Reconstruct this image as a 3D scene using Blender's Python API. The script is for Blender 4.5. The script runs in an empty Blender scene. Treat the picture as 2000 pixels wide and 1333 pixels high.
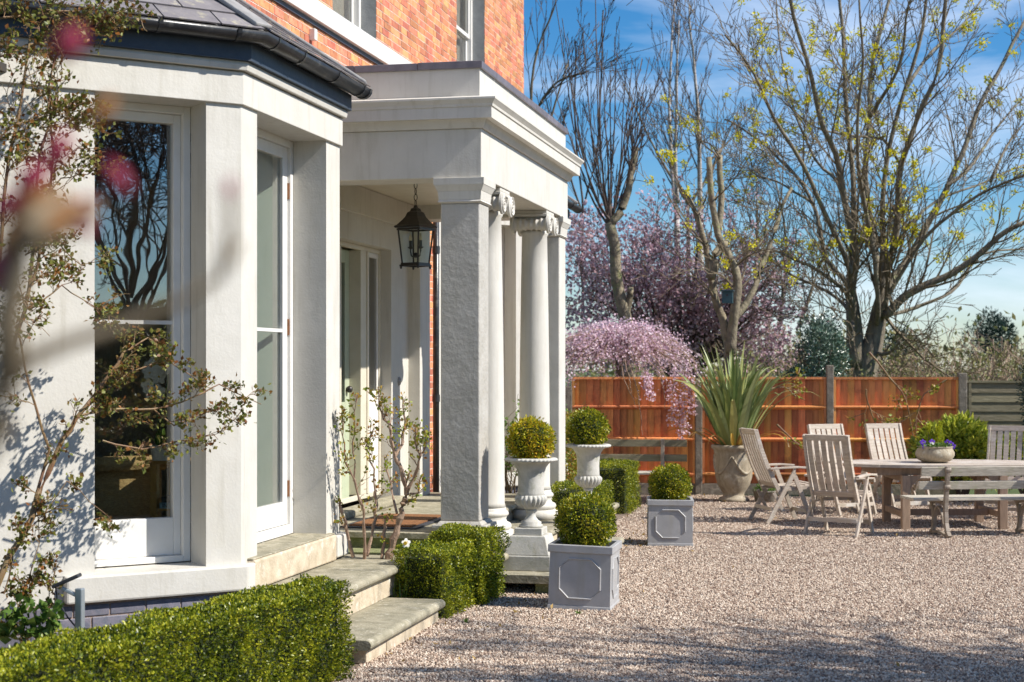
import bpy, math, random
import numpy as np
from mathutils import Vector, Matrix
random.seed(7); np.random.seed(7)
PI = math.pi; R = math.radians
S = bpy.context.scene; COL = S.collection

# ------------------------------------------------------------------ camera
A = R(12.39); FPX = 3141.0; HC = 1.85; HOR = 715.0
cam = bpy.data.cameras.new('camera'); camo = bpy.data.objects.new('camera', cam); COL.objects.link(camo)
camo.location = (0, 0, HC); camo.rotation_euler = (PI/2, 0, A)
cam.sensor_width = 36; cam.lens = 36*FPX/2000; cam.shift_y = (HOR-666.5)/2000
cam.clip_end = 3000; cam.clip_start = .05
cam.dof.use_dof = True; cam.dof.focus_distance = 12.5; cam.dof.aperture_fstop = 3.6
S.camera = camo
# ------------------------------------------------------------------ sky and sun
SUN_EL, SUN_AZ = R(42), R(-2.5)          # azimuth measured from +X towards +Y
w = bpy.data.worlds.new('World'); S.world = w; w.use_nodes = True
nt = w.node_tree; nt.nodes.clear()
wo = nt.nodes.new('ShaderNodeOutputWorld'); bg = nt.nodes.new('ShaderNodeBackground')
sky = nt.nodes.new('ShaderNodeTexSky'); sky.sky_type = 'NISHITA'; sky.sun_disc = False
sky.sun_elevation = SUN_EL; sky.sun_rotation = PI/2 - SUN_AZ
sky.air_density = 1.0; sky.dust_density = .1; sky.ozone_density = 6.0; sky.altitude = 0
hs = nt.nodes.new('ShaderNodeHueSaturation'); hs.inputs['Saturation'].default_value = 1.3; hs.inputs['Value'].default_value = 1.15
tc = nt.nodes.new('ShaderNodeTexCoord'); mp = nt.nodes.new('ShaderNodeMapping'); mp.inputs['Scale'].default_value = (1.2, 1.2, 5.5)
mp.inputs['Location'].default_value = (.3, .1, .55)
nz = nt.nodes.new('ShaderNodeTexNoise'); nz.inputs['Scale'].default_value = 3.0; nz.inputs['Detail'].default_value = 9; nz.inputs['Roughness'].default_value = .58
nz.inputs['Distortion'].default_value = .4
cr = nt.nodes.new('ShaderNodeValToRGB'); cr.color_ramp.elements[0].position = .45; cr.color_ramp.elements[1].position = .80
cr.color_ramp.elements[0].color = (0, 0, 0, 1); cr.color_ramp.elements[1].color = (.75, .75, .75, 1)
mx = nt.nodes.new('ShaderNodeMix'); mx.data_type = 'RGBA'; mx.inputs['B'].default_value = (9.5, 10.4, 12.0, 1)
nt.links.new(tc.outputs['Generated'], mp.inputs[0]); nt.links.new(mp.outputs[0], nz.inputs['Vector'])
nt.links.new(nz.outputs['Fac'], cr.inputs[0]); nt.links.new(cr.outputs[0], mx.inputs['Factor'])
nt.links.new(sky.outputs[0], hs.inputs['Color']); nt.links.new(hs.outputs[0], mx.inputs['A'])
nt.links.new(mx.outputs['Result'], bg.inputs['Color']); bg.inputs['Strength'].default_value = .082
nt.links.new(bg.outputs[0], wo.inputs[0])
sl = bpy.data.lights.new('sun', 'SUN'); so = bpy.data.objects.new('sun', sl); COL.objects.link(so)
sl.energy = 5.0; sl.angle = R(.5); sl.color = (1, .95, .87)
sdir = Vector((math.cos(SUN_EL)*math.cos(SUN_AZ), math.cos(SUN_EL)*math.sin(SUN_AZ), math.sin(SUN_EL)))
so.rotation_euler = sdir.to_track_quat('Z', 'Y').to_euler(); so.location = (20, 0, 20)
S.view_settings.view_transform = 'Standard'; S.view_settings.look = 'None'
S.view_settings.exposure = .46; S.view_settings.gamma = 1; S.view_settings.use_curve_mapping = False
S.render.engine = 'CYCLES'; S.cycles.use_denoising = True
S.cycles.max_bounces = 8; S.cycles.transparent_max_bounces = 12; S.cycles.caustics_reflective = False; S.cycles.caustics_refractive = False

CA, SA = math.cos(A), math.sin(A)
def cw(xc, zc, z=0.0): return Vector((xc*CA - zc*SA, xc*SA + zc*CA, z))      # camera-aligned metres to world
def at(u, v, zc): return cw((u-1000)/FPX*zc, zc, HC-(v-HOR)*zc/FPX)          # a place seen there, at its own distance
def zcam(p): return -p[0]*SA + p[1]*CA
def rnd(a, b): return random.uniform(a, b)

# ------------------------------------------------------------------ materials
MATS = {}
def mat(name, c1, c2=None, rough=.7, scale=6., bump=.0, bscale=60., spec=.5, c3=None, s3=.5, rand=None, detail=5, stretch=None, metal=0., bdist=.01, w1=.35, w2=.65, streak=None):
    m = bpy.data.materials.new(name); m.use_nodes = True; MATS[name] = m
    n = m.node_tree.nodes; l = m.node_tree.links; b = n['Principled BSDF']
    b.inputs['Roughness'].default_value = rough; b.inputs['Specular IOR Level'].default_value = spec; b.inputs['Metallic'].default_value = metal
    tc = n.new('ShaderNodeTexCoord'); src = tc.outputs['Object']
    if stretch:
        mpn = n.new('ShaderNodeMapping'); mpn.inputs['Scale'].default_value = stretch; l.new(src, mpn.inputs[0]); src = mpn.outputs[0]
    col = None
    if c2 is not None:
        nz = n.new('ShaderNodeTexNoise'); nz.inputs['Scale'].default_value = scale; nz.inputs['Detail'].default_value = detail; nz.inputs['Roughness'].default_value = .62
        l.new(src, nz.inputs['Vector'])
        cr = n.new('ShaderNodeValToRGB'); cr.color_ramp.elements[0].position = w1; cr.color_ramp.elements[1].position = w2
        cr.color_ramp.elements[0].color = (*c1, 1); cr.color_ramp.elements[1].color = (*c2, 1)
        l.new(nz.outputs['Fac'], cr.inputs[0]); col = cr.outputs[0]
    else:
        rg = n.new('ShaderNodeRGB'); rg.outputs[0].default_value = (*c1, 1); col = rg.outputs[0]
    if c3 is not None:
        n2 = n.new('ShaderNodeTexNoise'); n2.inputs['Scale'].default_value = scale*s3; n2.inputs['Detail'].default_value = 8; n2.inputs['Roughness'].default_value = .7
        l.new(tc.outputs['Object'], n2.inputs['Vector'])
        r2 = n.new('ShaderNodeValToRGB'); r2.color_ramp.elements[0].position = .55; r2.color_ramp.elements[1].position = .68
        r2.color_ramp.elements[0].color = (0, 0, 0, 1); r2.color_ramp.elements[1].color = (1, 1, 1, 1)
        l.new(n2.outputs['Fac'], r2.inputs[0])
        mm = n.new('ShaderNodeMix'); mm.data_type = 'RGBA'; l.new(r2.outputs[0], mm.inputs['Factor']); l.new(col, mm.inputs['A']); mm.inputs['B'].default_value = (*c3, 1)
        col = mm.outputs['Result']
    if streak:
        ms = n.new('ShaderNodeMapping'); ms.inputs['Scale'].default_value = (9, 9, .9); l.new(tc.outputs['Object'], ms.inputs[0])
        n3 = n.new('ShaderNodeTexNoise'); n3.inputs['Scale'].default_value = 1.6; n3.inputs['Detail'].default_value = 7; n3.inputs['Roughness'].default_value = .65; l.new(ms.outputs[0], n3.inputs['Vector'])
        r3 = n.new('ShaderNodeValToRGB'); r3.color_ramp.elements[0].position = .52; r3.color_ramp.elements[1].position = .74
        r3.color_ramp.elements[0].color = (0, 0, 0, 1); r3.color_ramp.elements[1].color = (streak, streak, streak, 1); l.new(n3.outputs['Fac'], r3.inputs[0])
        m3 = n.new('ShaderNodeMix'); m3.data_type = 'RGBA'; l.new(r3.outputs[0], m3.inputs['Factor']); l.new(col, m3.inputs['A']); m3.inputs['B'].default_value = (.33, .30, .22, 1); col = m3.outputs['Result']
    if rand:
        oi = n.new('ShaderNodeObjectInfo'); ge = n.new('ShaderNodeNewGeometry')
        ad = n.new('ShaderNodeMath'); ad.operation = 'ADD'; l.new(oi.outputs['Random'], ad.inputs[0]); l.new(ge.outputs['Random Per Island'], ad.inputs[1])
        fr = n.new('ShaderNodeMath'); fr.operation = 'FRACT'; l.new(ad.outputs[0], fr.inputs[0])
        h = n.new('ShaderNodeHueSaturation'); l.new(col, h.inputs['Color'])
        mr = n.new('ShaderNodeMapRange'); mr.inputs['To Min'].default_value = 1-rand; mr.inputs['To Max'].default_value = 1+rand; l.new(fr.outputs[0], mr.inputs[0]); l.new(mr.outputs[0], h.inputs['Value'])
        m2 = n.new('ShaderNodeMath'); m2.operation = 'MULTIPLY'; m2.inputs[1].default_value = 7.31; l.new(fr.outputs[0], m2.inputs[0])
        f2 = n.new('ShaderNodeMath'); f2.operation = 'FRACT'; l.new(m2.outputs[0], f2.inputs[0])
        mr2 = n.new('ShaderNodeMapRange'); mr2.inputs['To Min'].default_value = .5-rand*.05; mr2.inputs['To Max'].default_value = .5+rand*.05; l.new(f2.outputs[0], mr2.inputs[0]); l.new(mr2.outputs[0], h.inputs['Hue'])
        col = h.outputs[0]
    l.new(col, b.inputs['Base Color'])
    if bump:
        nb = n.new('ShaderNodeTexNoise'); nb.inputs['Scale'].default_value = bscale; nb.inputs['Detail'].default_value = 6; l.new(src, nb.inputs['Vector'])
        nb2 = n.new('ShaderNodeTexNoise'); nb2.inputs['Scale'].default_value = bscale*.12; nb2.inputs['Detail'].default_value = 3; l.new(src, nb2.inputs['Vector'])
        av = n.new('ShaderNodeMath'); av.operation = 'MULTIPLY_ADD'; av.inputs[1].default_value = 2.2; l.new(nb2.outputs['Fac'], av.inputs[0]); l.new(nb.outputs['Fac'], av.inputs[2])
        bn = n.new('ShaderNodeBump'); bn.inputs['Strength'].default_value = bump; bn.inputs['Distance'].default_value = bdist
        l.new(av.outputs[0], bn.inputs['Height']); l.new(bn.outputs[0], b.inputs['Normal'])
    return m

def leafmat(name, cols, rough=.45, trans=.3, spec=.4):
    m = bpy.data.materials.new(name); m.use_nodes = True; MATS[name] = m
    n = m.node_tree.nodes; l = m.node_tree.links; b = n['Principled BSDF']; out = n['Material Output']
    ge = n.new('ShaderNodeNewGeometry'); cr = n.new('ShaderNodeValToRGB')
    e = cr.color_ramp.elements
    while len(e) < len(cols): e.new(.5)
    for i, c in enumerate(cols):
        e[i].position = i/(max(1, len(cols)-1)); e[i].color = (*c, 1)
    tcc = n.new('ShaderNodeTexCoord'); ns_ = n.new('ShaderNodeTexNoise'); ns_.inputs['Scale'].default_value = 5.5; ns_.inputs['Detail'].default_value = 4; l.new(tcc.outputs['Object'], ns_.inputs['Vector'])
    mr_ = n.new('ShaderNodeMapRange'); mr_.inputs['From Min'].default_value = .3; mr_.inputs['From Max'].default_value = .7; mr_.inputs['To Min'].default_value = -.32; mr_.inputs['To Max'].default_value = .32; mr_.clamp = True; l.new(ns_.outputs['Fac'], mr_.inputs[0])
    ad_ = n.new('ShaderNodeMath'); ad_.operation = 'ADD'; ad_.use_clamp = True; l.new(ge.outputs['Random Per Island'], ad_.inputs[0]); l.new(mr_.outputs[0], ad_.inputs[1]); l.new(ad_.outputs[0], cr.inputs[0])
    l.new(cr.outputs[0], b.inputs['Base Color']); b.inputs['Roughness'].default_value = rough; b.inputs['Specular IOR Level'].default_value = spec
    tr = n.new('ShaderNodeBsdfTranslucent'); l.new(cr.outputs[0], tr.inputs['Color'])
    mx = n.new('ShaderNodeMixShader'); mx.inputs[0].default_value = trans
    l.new(b.outputs[0], mx.inputs[1]); l.new(tr.outputs[0], mx.inputs[2]); l.new(mx.outputs[0], out.inputs[0])
    return m

stucco = mat('white_stucco', (.63, .605, .55), (.575, .55, .495), .62, 3, .22, 60, c3=(.60, .57, .50), s3=.35, bdist=.006, streak=.35)
stucco_rough = mat('rough_stucco', (.50, .475, .43), (.43, .405, .36), .5, 5, .45, 28, c3=(.40, .38, .33), s3=.5, bdist=.016, streak=.4)
joinery = mat('white_joinery', (.76, .745, .71), (.72, .70, .66), .35, 8, .12, 40, bdist=.004)
sage = mat('sage_paint', (.47, .52, .38), (.44, .49, .35), .35, 5, .1, 40, bdist=.003)
cream = mat('cream_paint', (.66, .61, .50), (.60, .55, .44), .5, 5, .15, 40, bdist=.004)
stone = mat('york_stone', (.38, .34, .245), (.22, .20, .135), .85, 7, .7, 70, c3=(.52, .48, .38), s3=2.4, bdist=.008)
riser = mat('riser_stone', (.60, .51, .38), (.44, .36, .25), .85, 9, .5, 70, c3=(.68, .64, .55), s3=1.1, bdist=.008)
moss = mat('mossy_stone', (.26, .27, .13), (.16, .18, .07), .9, 12, .7, 90, c3=(.40, .38, .26), s3=1.6, bdist=.008)
brick = mat('red_brick', (.58, .185, .085), (.68, .29, .145), .8, 14, .35, 120, c3=(.40, .12, .07), s3=.5, rand=.36, bdist=.004)
mortar = mat('mortar', (.76, .66, .56), (.62, .52, .43), .9, 20, .5, 120)
blue_brick = mat('blue_brick', (.11, .12, .155), (.19, .175, .21), .5, 18, .3, 100, c3=(.19, .18, .20), s3=.6, rand=.25, bdist=.004)
mortar_d = mat('pink_mortar', (.42, .31, .25), (.30, .23, .19), .9, 20, .5, 120)
grey_rev = mat('grey_reveal', (.33, .34, .34), (.27, .28, .28), .8, 10, .4, 90)
slate = mat('roof_slate', (.17, .155, .165), (.24, .22, .225), .55, 7, .35, 60, c3=(.42, .38, .27), s3=1.4, rand=.16, bdist=.006)
lead = mat('grey_lead', (.33, .32, .31), (.22, .215, .21), .55, 7, .3, 50)
fascia_m = mat('dark_blue_fascia', (.03, .045, .07), (.045, .06, .085), .5, 10, .2, 60)
coping_m = mat('coping_tile', (.13, .115, .135), (.19, .165, .185), .4, 9, .2, 60, rand=.15)
blackp = mat('black_plastic', (.018, .02, .024), (.035, .036, .04), .32, 6, .1, 50, c3=(.10, .10, .095), s3=1.2)
urnst = mat('urn_stone', (.58, .56, .51), (.47, .455, .41), .75, 9, .3, 90, c3=(.36, .36, .28), s3=.8, bdist=.005, streak=.6)
box_m = mat('grey_fibreglass', (.35, .345, .345), (.42, .415, .415), .5, 5, .12, 90, bdist=.003, streak=.35)
soil = mat('soil', (.07, .05, .035), (.13, .10, .07), .95, 30, 1, 80, bdist=.03)
teak = mat('weathered_teak', (.56, .485, .405), (.43, .355, .28), .75, 7, .35, 60, rand=.12, stretch=(1, 1, 7), c3=(.64, .60, .55), s3=.5, bdist=.004)
teakb = mat('brown_teak', (.42, .29, .20), (.31, .215, .15), .75, 7, .3, 60, rand=.12, stretch=(6, 6, 1), bdist=.004)
benchw = mat('bench_wood', (.56, .51, .42), (.36, .32, .25), .8, 9, .4, 50, stretch=(1, 7, 7), c3=(.36, .36, .22), s3=.4, rand=.1, bdist=.004)
iron = mat('brown_iron', (.26, .21, .16), (.35, .29, .23), .6, 12, .3, 60)
fence_m = mat('orange_fence', (.80, .33, .11), (.62, .235, .07), .7, 5, .35, 40, stretch=(6, 6, .7), c3=(.36, .12, .045), s3=.28, rand=.34, bdist=.003)
lap_m = mat('grey_lap_board', (.25, .22, .14), (.18, .155, .09), .8, 6, .3, 40, stretch=(.7, 6, 6), rand=.2)
conc = mat('concrete_post', (.24, .205, .165), (.16, .14, .11), .9, 14, .5, 80, c3=(.32, .29, .24), s3=.6)
potst = mat('weathered_pot', (.43, .36, .26), (.29, .24, .165), .85, 8, .5, 60, c3=(.56, .52, .42), s3=.7, bdist=.008, stretch=(3, 3, 1))
bark_b = mat('maple_bark', (.27, .23, .165), (.13, .105, .08), .9, 10, .8, 30, c3=(.27, .27, .14), s3=.3, stretch=(2, 2, .6), bdist=.02)
bark_g = mat('mossy_bark', (.30, .255, .17), (.15, .12, .085), .9, 8, .8, 30, c3=(.24, .25, .10), s3=.6, bdist=.02)
bark_birch = mat('birch_bark', (.55, .50, .46), (.22, .18, .15), .8, 6, .4, 30, stretch=(1, 1, 5))
twig_m = mat('twig_bark', (.13, .10, .06), (.21, .16, .10), .8, 8)
twig_d = mat('dark_twig', (.08, .06, .05), (.14, .10, .08), .8, 8)
rose_m = mat('rose_stem', (.24, .17, .07), (.19, .09, .045), .6, 9, .4, 60)
shrubstem = mat('pruned_stem', (.23, .145, .10), (.33, .225, .15), .7, 18, .6, 60)
lawn_m = mat('lawn', (.05, .08, .02), (.09, .12, .03), .95, 2)
copper = mat('lantern_metal', (.02, .018, .017), (.035, .028, .025), .45, 20, .1, 80, spec=.6)
coir = mat('coir', (.30, .13, .045), (.20, .085, .03), .95, 60, .8, 200)
rubber = mat('rubber', (.04, .045, .055), (.03, .03, .04), .6, 30)
alu = mat('aluminium', (.42, .46, .48), (.36, .40, .42), .35, 8, spec=.6, metal=.5)
brass = mat('rusty_hinge', (.30, .13, .05), (.20, .08, .03), .6, 40)
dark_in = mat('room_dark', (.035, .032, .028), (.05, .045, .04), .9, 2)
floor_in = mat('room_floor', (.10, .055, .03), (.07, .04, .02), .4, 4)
sage_in = mat('pale_lining', (.50, .56, .46), (.47, .53, .43), .6, 4)
wicker = mat('wicker', (.72, .50, .22), (.50, .31, .12), .7, 30, .8, 90, stretch=(1, 1, 3))
oak = mat('oak', (.60, .36, .10), (.48, .27, .07), .5, 7, stretch=(5, 5, 1))
teal = mat('teal_paint', (.02, .07, .09), (.03, .08, .10), .5, 9)
purple = mat('purple_petal', (.10, .02, .42), (.17, .05, .55), .6, 30)
petal_w = mat('white_petal', (.82, .80, .74), (.75, .74, .66), .5, 20)
petal_y = mat('yellow_petal', (.75, .50, .03), (.68, .42, .02), .5, 20)
bulb_m = mat('candle_bulb', (.75, .62, .40), None, .15, 5)
paper = mat('book_cover', (.35, .55, .66), (.30, .50, .60), .5, 10)
ink = mat('dark_ink', (.03, .04, .06), None, .6, 10)
gravel_m = mat('gravel_bed', (.33, .25, .19), (.20, .15, .12), .9, 90, 1, 130, c3=(.48, .38, .31), s3=.9, bdist=.02)

box_leaf = leafmat('box_leaves', [(.04, .07, .006), (.17, .22, .012), (.36, .37, .018), (.56, .46, .03)], .36)
hedge_leaf = leafmat('hedge_leaves', [(.03, .055, .006), (.13, .18, .012), (.32, .35, .02), (.48, .46, .03)], .34, spec=.45)
amber_leaf = leafmat('amber_box_leaves', [(.14, .17, .01), (.36, .37, .015), (.58, .50, .02), (.62, .36, .02)], .4)
rose_leaf = leafmat('rose_leaves', [(.18, .07, .02), (.17, .17, .03), (.24, .25, .05), (.11, .14, .03), (.30, .12, .03)], .45)
fresh_leaf = leafmat('fresh_leaves', [(.30, .33, .03), (.18, .26, .03), (.40, .30, .04), (.36, .15, .03)], .45)
lime_leaf = leafmat('maple_flowers', [(.78, .70, .015), (.66, .62, .02), (.85, .74, .03)], .5, .4)
pink_a = leafmat('pale_pink_blossom', [(.78, .54, .64), (.84, .68, .75), (.68, .44, .54), (.88, .78, .82)], .6, .35)
pink_b = leafmat('mauve_blossom', [(.60, .36, .42), (.76, .54, .62), (.46, .26, .27), (.82, .66, .74), (.36, .20, .17)], .6, .35)
phor_leaf = leafmat('phormium_leaves', [(.10, .15, .04), (.18, .25, .08), (.34, .40, .18), (.46, .46, .16), (.13, .19, .06)], .4, .15)
phor_dead = leafmat('dead_leaves', [(.50, .30, .04), (.38, .25, .08), (.30, .18, .06)], .6, .2)
holly_leaf = leafmat('holly_leaves', [(.03, .07, .04), (.08, .15, .10), (.24, .32, .26), (.05, .09, .05)], .28, .1, spec=.7)
auc_leaf = leafmat('spotted_laurel', [(.14, .22, .02), (.40, .46, .05), (.60, .60, .08), (.09, .15, .02)], .3, .25)
dark_leaf = leafmat('dark_leaves', [(.01, .03, .02), (.02, .05, .03), (.03, .06, .05)], .4, .1)
olive_leaf = leafmat('olive_scrub', [(.16, .16, .05), (.26, .26, .08), (.32, .27, .12), (.13, .16, .05)], .6)
gold_leaf = leafmat('golden_conifer', [(.38, .42, .02), (.50, .50, .03), (.28, .36, .02)], .5)
grass_leaf = leafmat('herb_leaves', [(.06, .13, .02), (.13, .22, .04), (.20, .28, .05)], .5)
mag_leaf = leafmat('magnolia_bud', [(.34, .02, .075), (.42, .05, .10)], .5, .4)
tan_leaf = leafmat('tan_bud', [(.50, .27, .10), (.44, .20, .08)], .5, .4)

def glassmat(name, fac, tint=(.9, .95, .93)):
    m = bpy.data.materials.new(name); m.use_nodes = True; MATS[name] = m
    n = m.node_tree.nodes; l = m.node_tree.links; n.remove(n['Principled BSDF']); out = n['Material Output']
    t = n.new('ShaderNodeBsdfTransparent'); t.inputs[0].default_value = (*tint, 1)
    g = n.new('ShaderNodeBsdfGlossy'); g.inputs['Roughness'].default_value = .0
    tcn = n.new('ShaderNodeTexCoord'); no = n.new('ShaderNodeTexNoise'); no.inputs['Scale'].default_value = 2.2; no.inputs['Detail'].default_value = 2
    bp = n.new('ShaderNodeBump'); bp.inputs['Strength'].default_value = .06; bp.inputs['Distance'].default_value = .02
    l.new(tcn.outputs['Object'], no.inputs['Vector']); l.new(no.outputs['Fac'], bp.inputs['Height']); l.new(bp.outputs[0], g.inputs['Normal'])
    ge = n.new('ShaderNodeNewGeometry'); dt = n.new('ShaderNodeVectorMath'); dt.operation = 'DOT_PRODUCT'
    l.new(ge.outputs['Normal'], dt.inputs[0]); l.new(ge.outputs['Incoming'], dt.inputs[1])
    ab = n.new('ShaderNodeMath'); ab.operation = 'ABSOLUTE'; l.new(dt.outputs['Value'], ab.inputs[0])
    sb_ = n.new('ShaderNodeMath'); sb_.operation = 'SUBTRACT'; sb_.inputs[0].default_value = 1.0; sb_.use_clamp = True; l.new(ab.outputs[0], sb_.inputs[1])
    f = n.new('ShaderNodeMath'); f.operation = 'POWER'; f.inputs[1].default_value = 5; l.new(sb_.outputs[0], f.inputs[0])
    mr = n.new('ShaderNodeMapRange'); mr.inputs['From Min'].default_value = 0; mr.inputs['From Max'].default_value = 1
    mr.inputs['To Min'].default_value = fac; mr.inputs['To Max'].default_value = 1; l.new(f.outputs[0], mr.inputs[0])
    mx = n.new('ShaderNodeMixShader'); l.new(mr.outputs[0], mx.inputs[0]); l.new(t.outputs[0], mx.inputs[1]); l.new(g.outputs[0], mx.inputs[2])
    l.new(mx.outputs[0], out.inputs[0]); return m
glass = glassmat('window_glass', .20, (.95, .97, .96))
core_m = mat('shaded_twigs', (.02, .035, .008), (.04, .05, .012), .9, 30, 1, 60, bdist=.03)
glass_l = glassmat('lantern_glass', .03)

# ------------------------------------------------------------------ mesh building
ROOT = {}
def empty(name, loc, label=None, cat=None, group=None, rz=0, kind=None):
    o = bpy.data.objects.new(name, None); COL.objects.link(o); o.location = loc; o.rotation_euler = (0, 0, rz); o.empty_display_size = .1
    ROOT[o] = Vector(loc); tag(o, label, cat, group, kind); return o
def tag(o, label=None, cat=None, group=None, kind=None):
    if label: o['label'] = label
    if cat: o['category'] = cat
    if group: o['group'] = group
    if kind: o['kind'] = kind
    return o
def lab(o, s): o['label'] = s; return o

class MB:
    def __init__(s): s.v = []; s.f = []
    def box(s, lo, hi, M=None):
        b = len(s.v); x0, y0, z0 = lo; x1, y1, z1 = hi
        vs = [(x0,y0,z0),(x1,y0,z0),(x1,y1,z0),(x0,y1,z0),(x0,y0,z1),(x1,y0,z1),(x1,y1,z1),(x0,y1,z1)]
        if M is not None: vs = [tuple(M @ Vector(p)) for p in vs]
        s.v += vs
        s.f += [(b,b+3,b+2,b+1),(b+4,b+5,b+6,b+7),(b,b+1,b+5,b+4),(b+1,b+2,b+6,b+5),(b+2,b+3,b+7,b+6),(b+3,b,b+4,b+7)]
        return s
    def frustum(s, c, w0, w1, z0, z1):      # square, tapered, centred on c
        b = len(s.v)
        for z, w_ in ((z0, w0), (z1, w1)):
            s.v += [(c[0]-w_/2,c[1]-w_/2,z),(c[0]+w_/2,c[1]-w_/2,z),(c[0]+w_/2,c[1]+w_/2,z),(c[0]-w_/2,c[1]+w_/2,z)]
        s.f += [(b,b+3,b+2,b+1),(b+4,b+5,b+6,b+7),(b,b+1,b+5,b+4),(b+1,b+2,b+6,b+5),(b+2,b+3,b+7,b+6),(b+3,b,b+4,b+7)]
        return s
    def prism(s, poly, off):                # poly: 3-D points, extruded by off
        b = len(s.v); n = len(poly); off = Vector(off)
        s.v += [tuple(p) for p in poly] + [tuple(Vector(p)+off) for p in poly]
        s.f.append(tuple(range(b+n-1, b-1, -1))); s.f.append(tuple(range(b+n, b+2*n)))
        for i in range(n):
            j = (i+1) % n; s.f.append((b+i, b+j, b+n+j, b+n+i))
        return s
    def bar(s, p, q, w_, h, up=(0, 0, 1), w1=None, h1=None):
        p = Vector(p); q = Vector(q); d = (q-p).normalized(); up = Vector(up)
        sx = d.cross(up).normalized(); uy = sx.cross(d).normalized(); b = len(s.v)
        for c, ww, hh in ((p, w_, h), (q, w1 or w_, h1 or h)):
            for a_, b_ in ((-1,-1),(1,-1),(1,1),(-1,1)): s.v.append(tuple(c+sx*a_*ww/2+uy*b_*hh/2))
        s.f += [(b,b+1,b+2,b+3)[::-1],(b+4,b+5,b+6,b+7),(b,b+1,b+5,b+4),(b+1,b+2,b+6,b+5),(b+2,b+3,b+7,b+6),(b+3,b,b+4,b+7)]
        return s
    def tube(s, pts, rad, n=6, cap=True):
        b = len(s.v); m = len(pts); up = Vector((.13, .21, 1))
        pts = [Vector(p) for p in pts]
        for i, p in enumerate(pts):
            d = (pts[min(i+1, m-1)]-pts[max(i-1, 0)])
            if d.length < 1e-9: d = Vector((0, 0, 1))
            d.normalize()
            x = d.cross(up if abs(d.z) < .93 else Vector((1, .1, 0))).normalized(); y = d.cross(x)
            r = rad[i] if hasattr(rad, '__len__') else rad
            for k in range(n):
                a_ = 2*PI*k/n; s.v.append(tuple(p + x*(r*math.cos(a_)) + y*(r*math.sin(a_))))
        for i in range(m-1):
            for k in range(n):
                k2 = (k+1) % n; s.f.append((b+i*n+k, b+i*n+k2, b+(i+1)*n+k2, b+(i+1)*n+k))
        if cap:
            s.f.append(tuple(b+k for k in range(n))[::-1]); s.f.append(tuple(b+(m-1)*n+k for k in range(n)))
        return s
    def lathe(s, prof, c=(0, 0, 0), n=32, mod=None, axis='Z', cap=True):   # prof: (r, z)
        b = len(s.v)
        for i, (r, z) in enumerate(prof):
            for k in range(n):
                a_ = 2*PI*k/n; rr = r*(mod(i, a_) if mod else 1)
                if axis == 'Z': p = (c[0]+rr*math.cos(a_), c[1]+rr*math.sin(a_), c[2]+z)
                elif axis == 'X': p = (c[0]+z, c[1]+rr*math.cos(a_), c[2]+rr*math.sin(a_))
                else: p = (c[0]+rr*math.cos(a_), c[1]+z, c[2]+rr*math.sin(a_))
                s.v.append(p)
        m = len(prof)
        for i in range(m-1):
            for k in range(n):
                k2 = (k+1) % n; s.f.append((b+i*n+k, b+i*n+k2, b+(i+1)*n+k2, b+(i+1)*n+k))
        if cap:
            s.f.append(tuple(b+k for k in range(n))[::-1]); s.f.append(tuple(b+(m-1)*n+k for k in range(n)))
        return s
    def sweep(s, path, prof, side=1):       # path: 2-D points; prof: closed (t outward, z); outward is right of travel; mitred
        n = len(path); k = len(prof); b = len(s.v); P = [Vector(p) for p in path]
        D = [(P[i+1]-P[i]).normalized() for i in range(n-1)]
        N = [Vector((d.y, -d.x)) for d in D]
        for i in range(n):
            if i == 0: m_ = N[0]
            elif i == n-1: m_ = N[-1]
            else:
                m_ = (N[i-1]+N[i]); m_ = m_/(m_.dot(N[i]))
            for t, z in prof:
                q = P[i] + m_*t; s.v.append((q.x, q.y, z))
        for i in range(n-1):
            for j in range(k):
                j2 = (j+1) % k; s.f.append((b+i*k+j, b+(i+1)*k+j, b+(i+1)*k+j2, b+i*k+j2))
        s.f.append(tuple(b+j for j in range(k))); s.f.append(tuple(b+(n-1)*k+j for j in range(k))[::-1])
        return s
    def ball(s, c, r, n=10, m=6, sc=(1, 1, 1)):
        prof = [(max(1e-4, r*math.sin(PI*i/m)), -r*math.cos(PI*i/m)) for i in range(m+1)]
        b = len(s.v); s.lathe(prof, (0, 0, 0), n, cap=False)
        for i in range(b, len(s.v)):
            p = s.v[i]; s.v[i] = (p[0]*sc[0]+c[0], p[1]*sc[1]+c[1], p[2]*sc[2]+c[2])
        return s
    def build(s, name, m, parent=None, smooth=False, local=False, bevel=0, kind=None):
        me = bpy.data.meshes.new(name)
        off = Vector((0, 0, 0)) if (local or parent is None) else ROOT[parent]
        if off.length: vs = [(p[0]-off.x, p[1]-off.y, p[2]-off.z) for p in s.v]
        else: vs = s.v
        me.from_pydata(vs, [], s.f); me.materials.append(m)
        if smooth: me.polygons.foreach_set('use_smooth', [True]*len(me.polygons))
        me.validate()
        import bmesh
        bm = bmesh.new(); bm.from_mesh(me); bmesh.ops.recalc_face_normals(bm, faces=bm.faces); bm.to_mesh(me); bm.free()
        o = bpy.data.objects.new(name, me); COL.objects.link(o)
        if parent is not None: o.parent = parent; ROOT[o] = ROOT[parent]
        else: ROOT[o] = Vector((0, 0, 0))
        if bevel:
            bv = o.modifiers.new('bevel', 'BEVEL'); bv.width = bevel; bv.segments = 2; bv.limit_method = 'ANGLE'; bv.angle_limit = R(40)
        if kind: o['kind'] = kind
        return o

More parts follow.
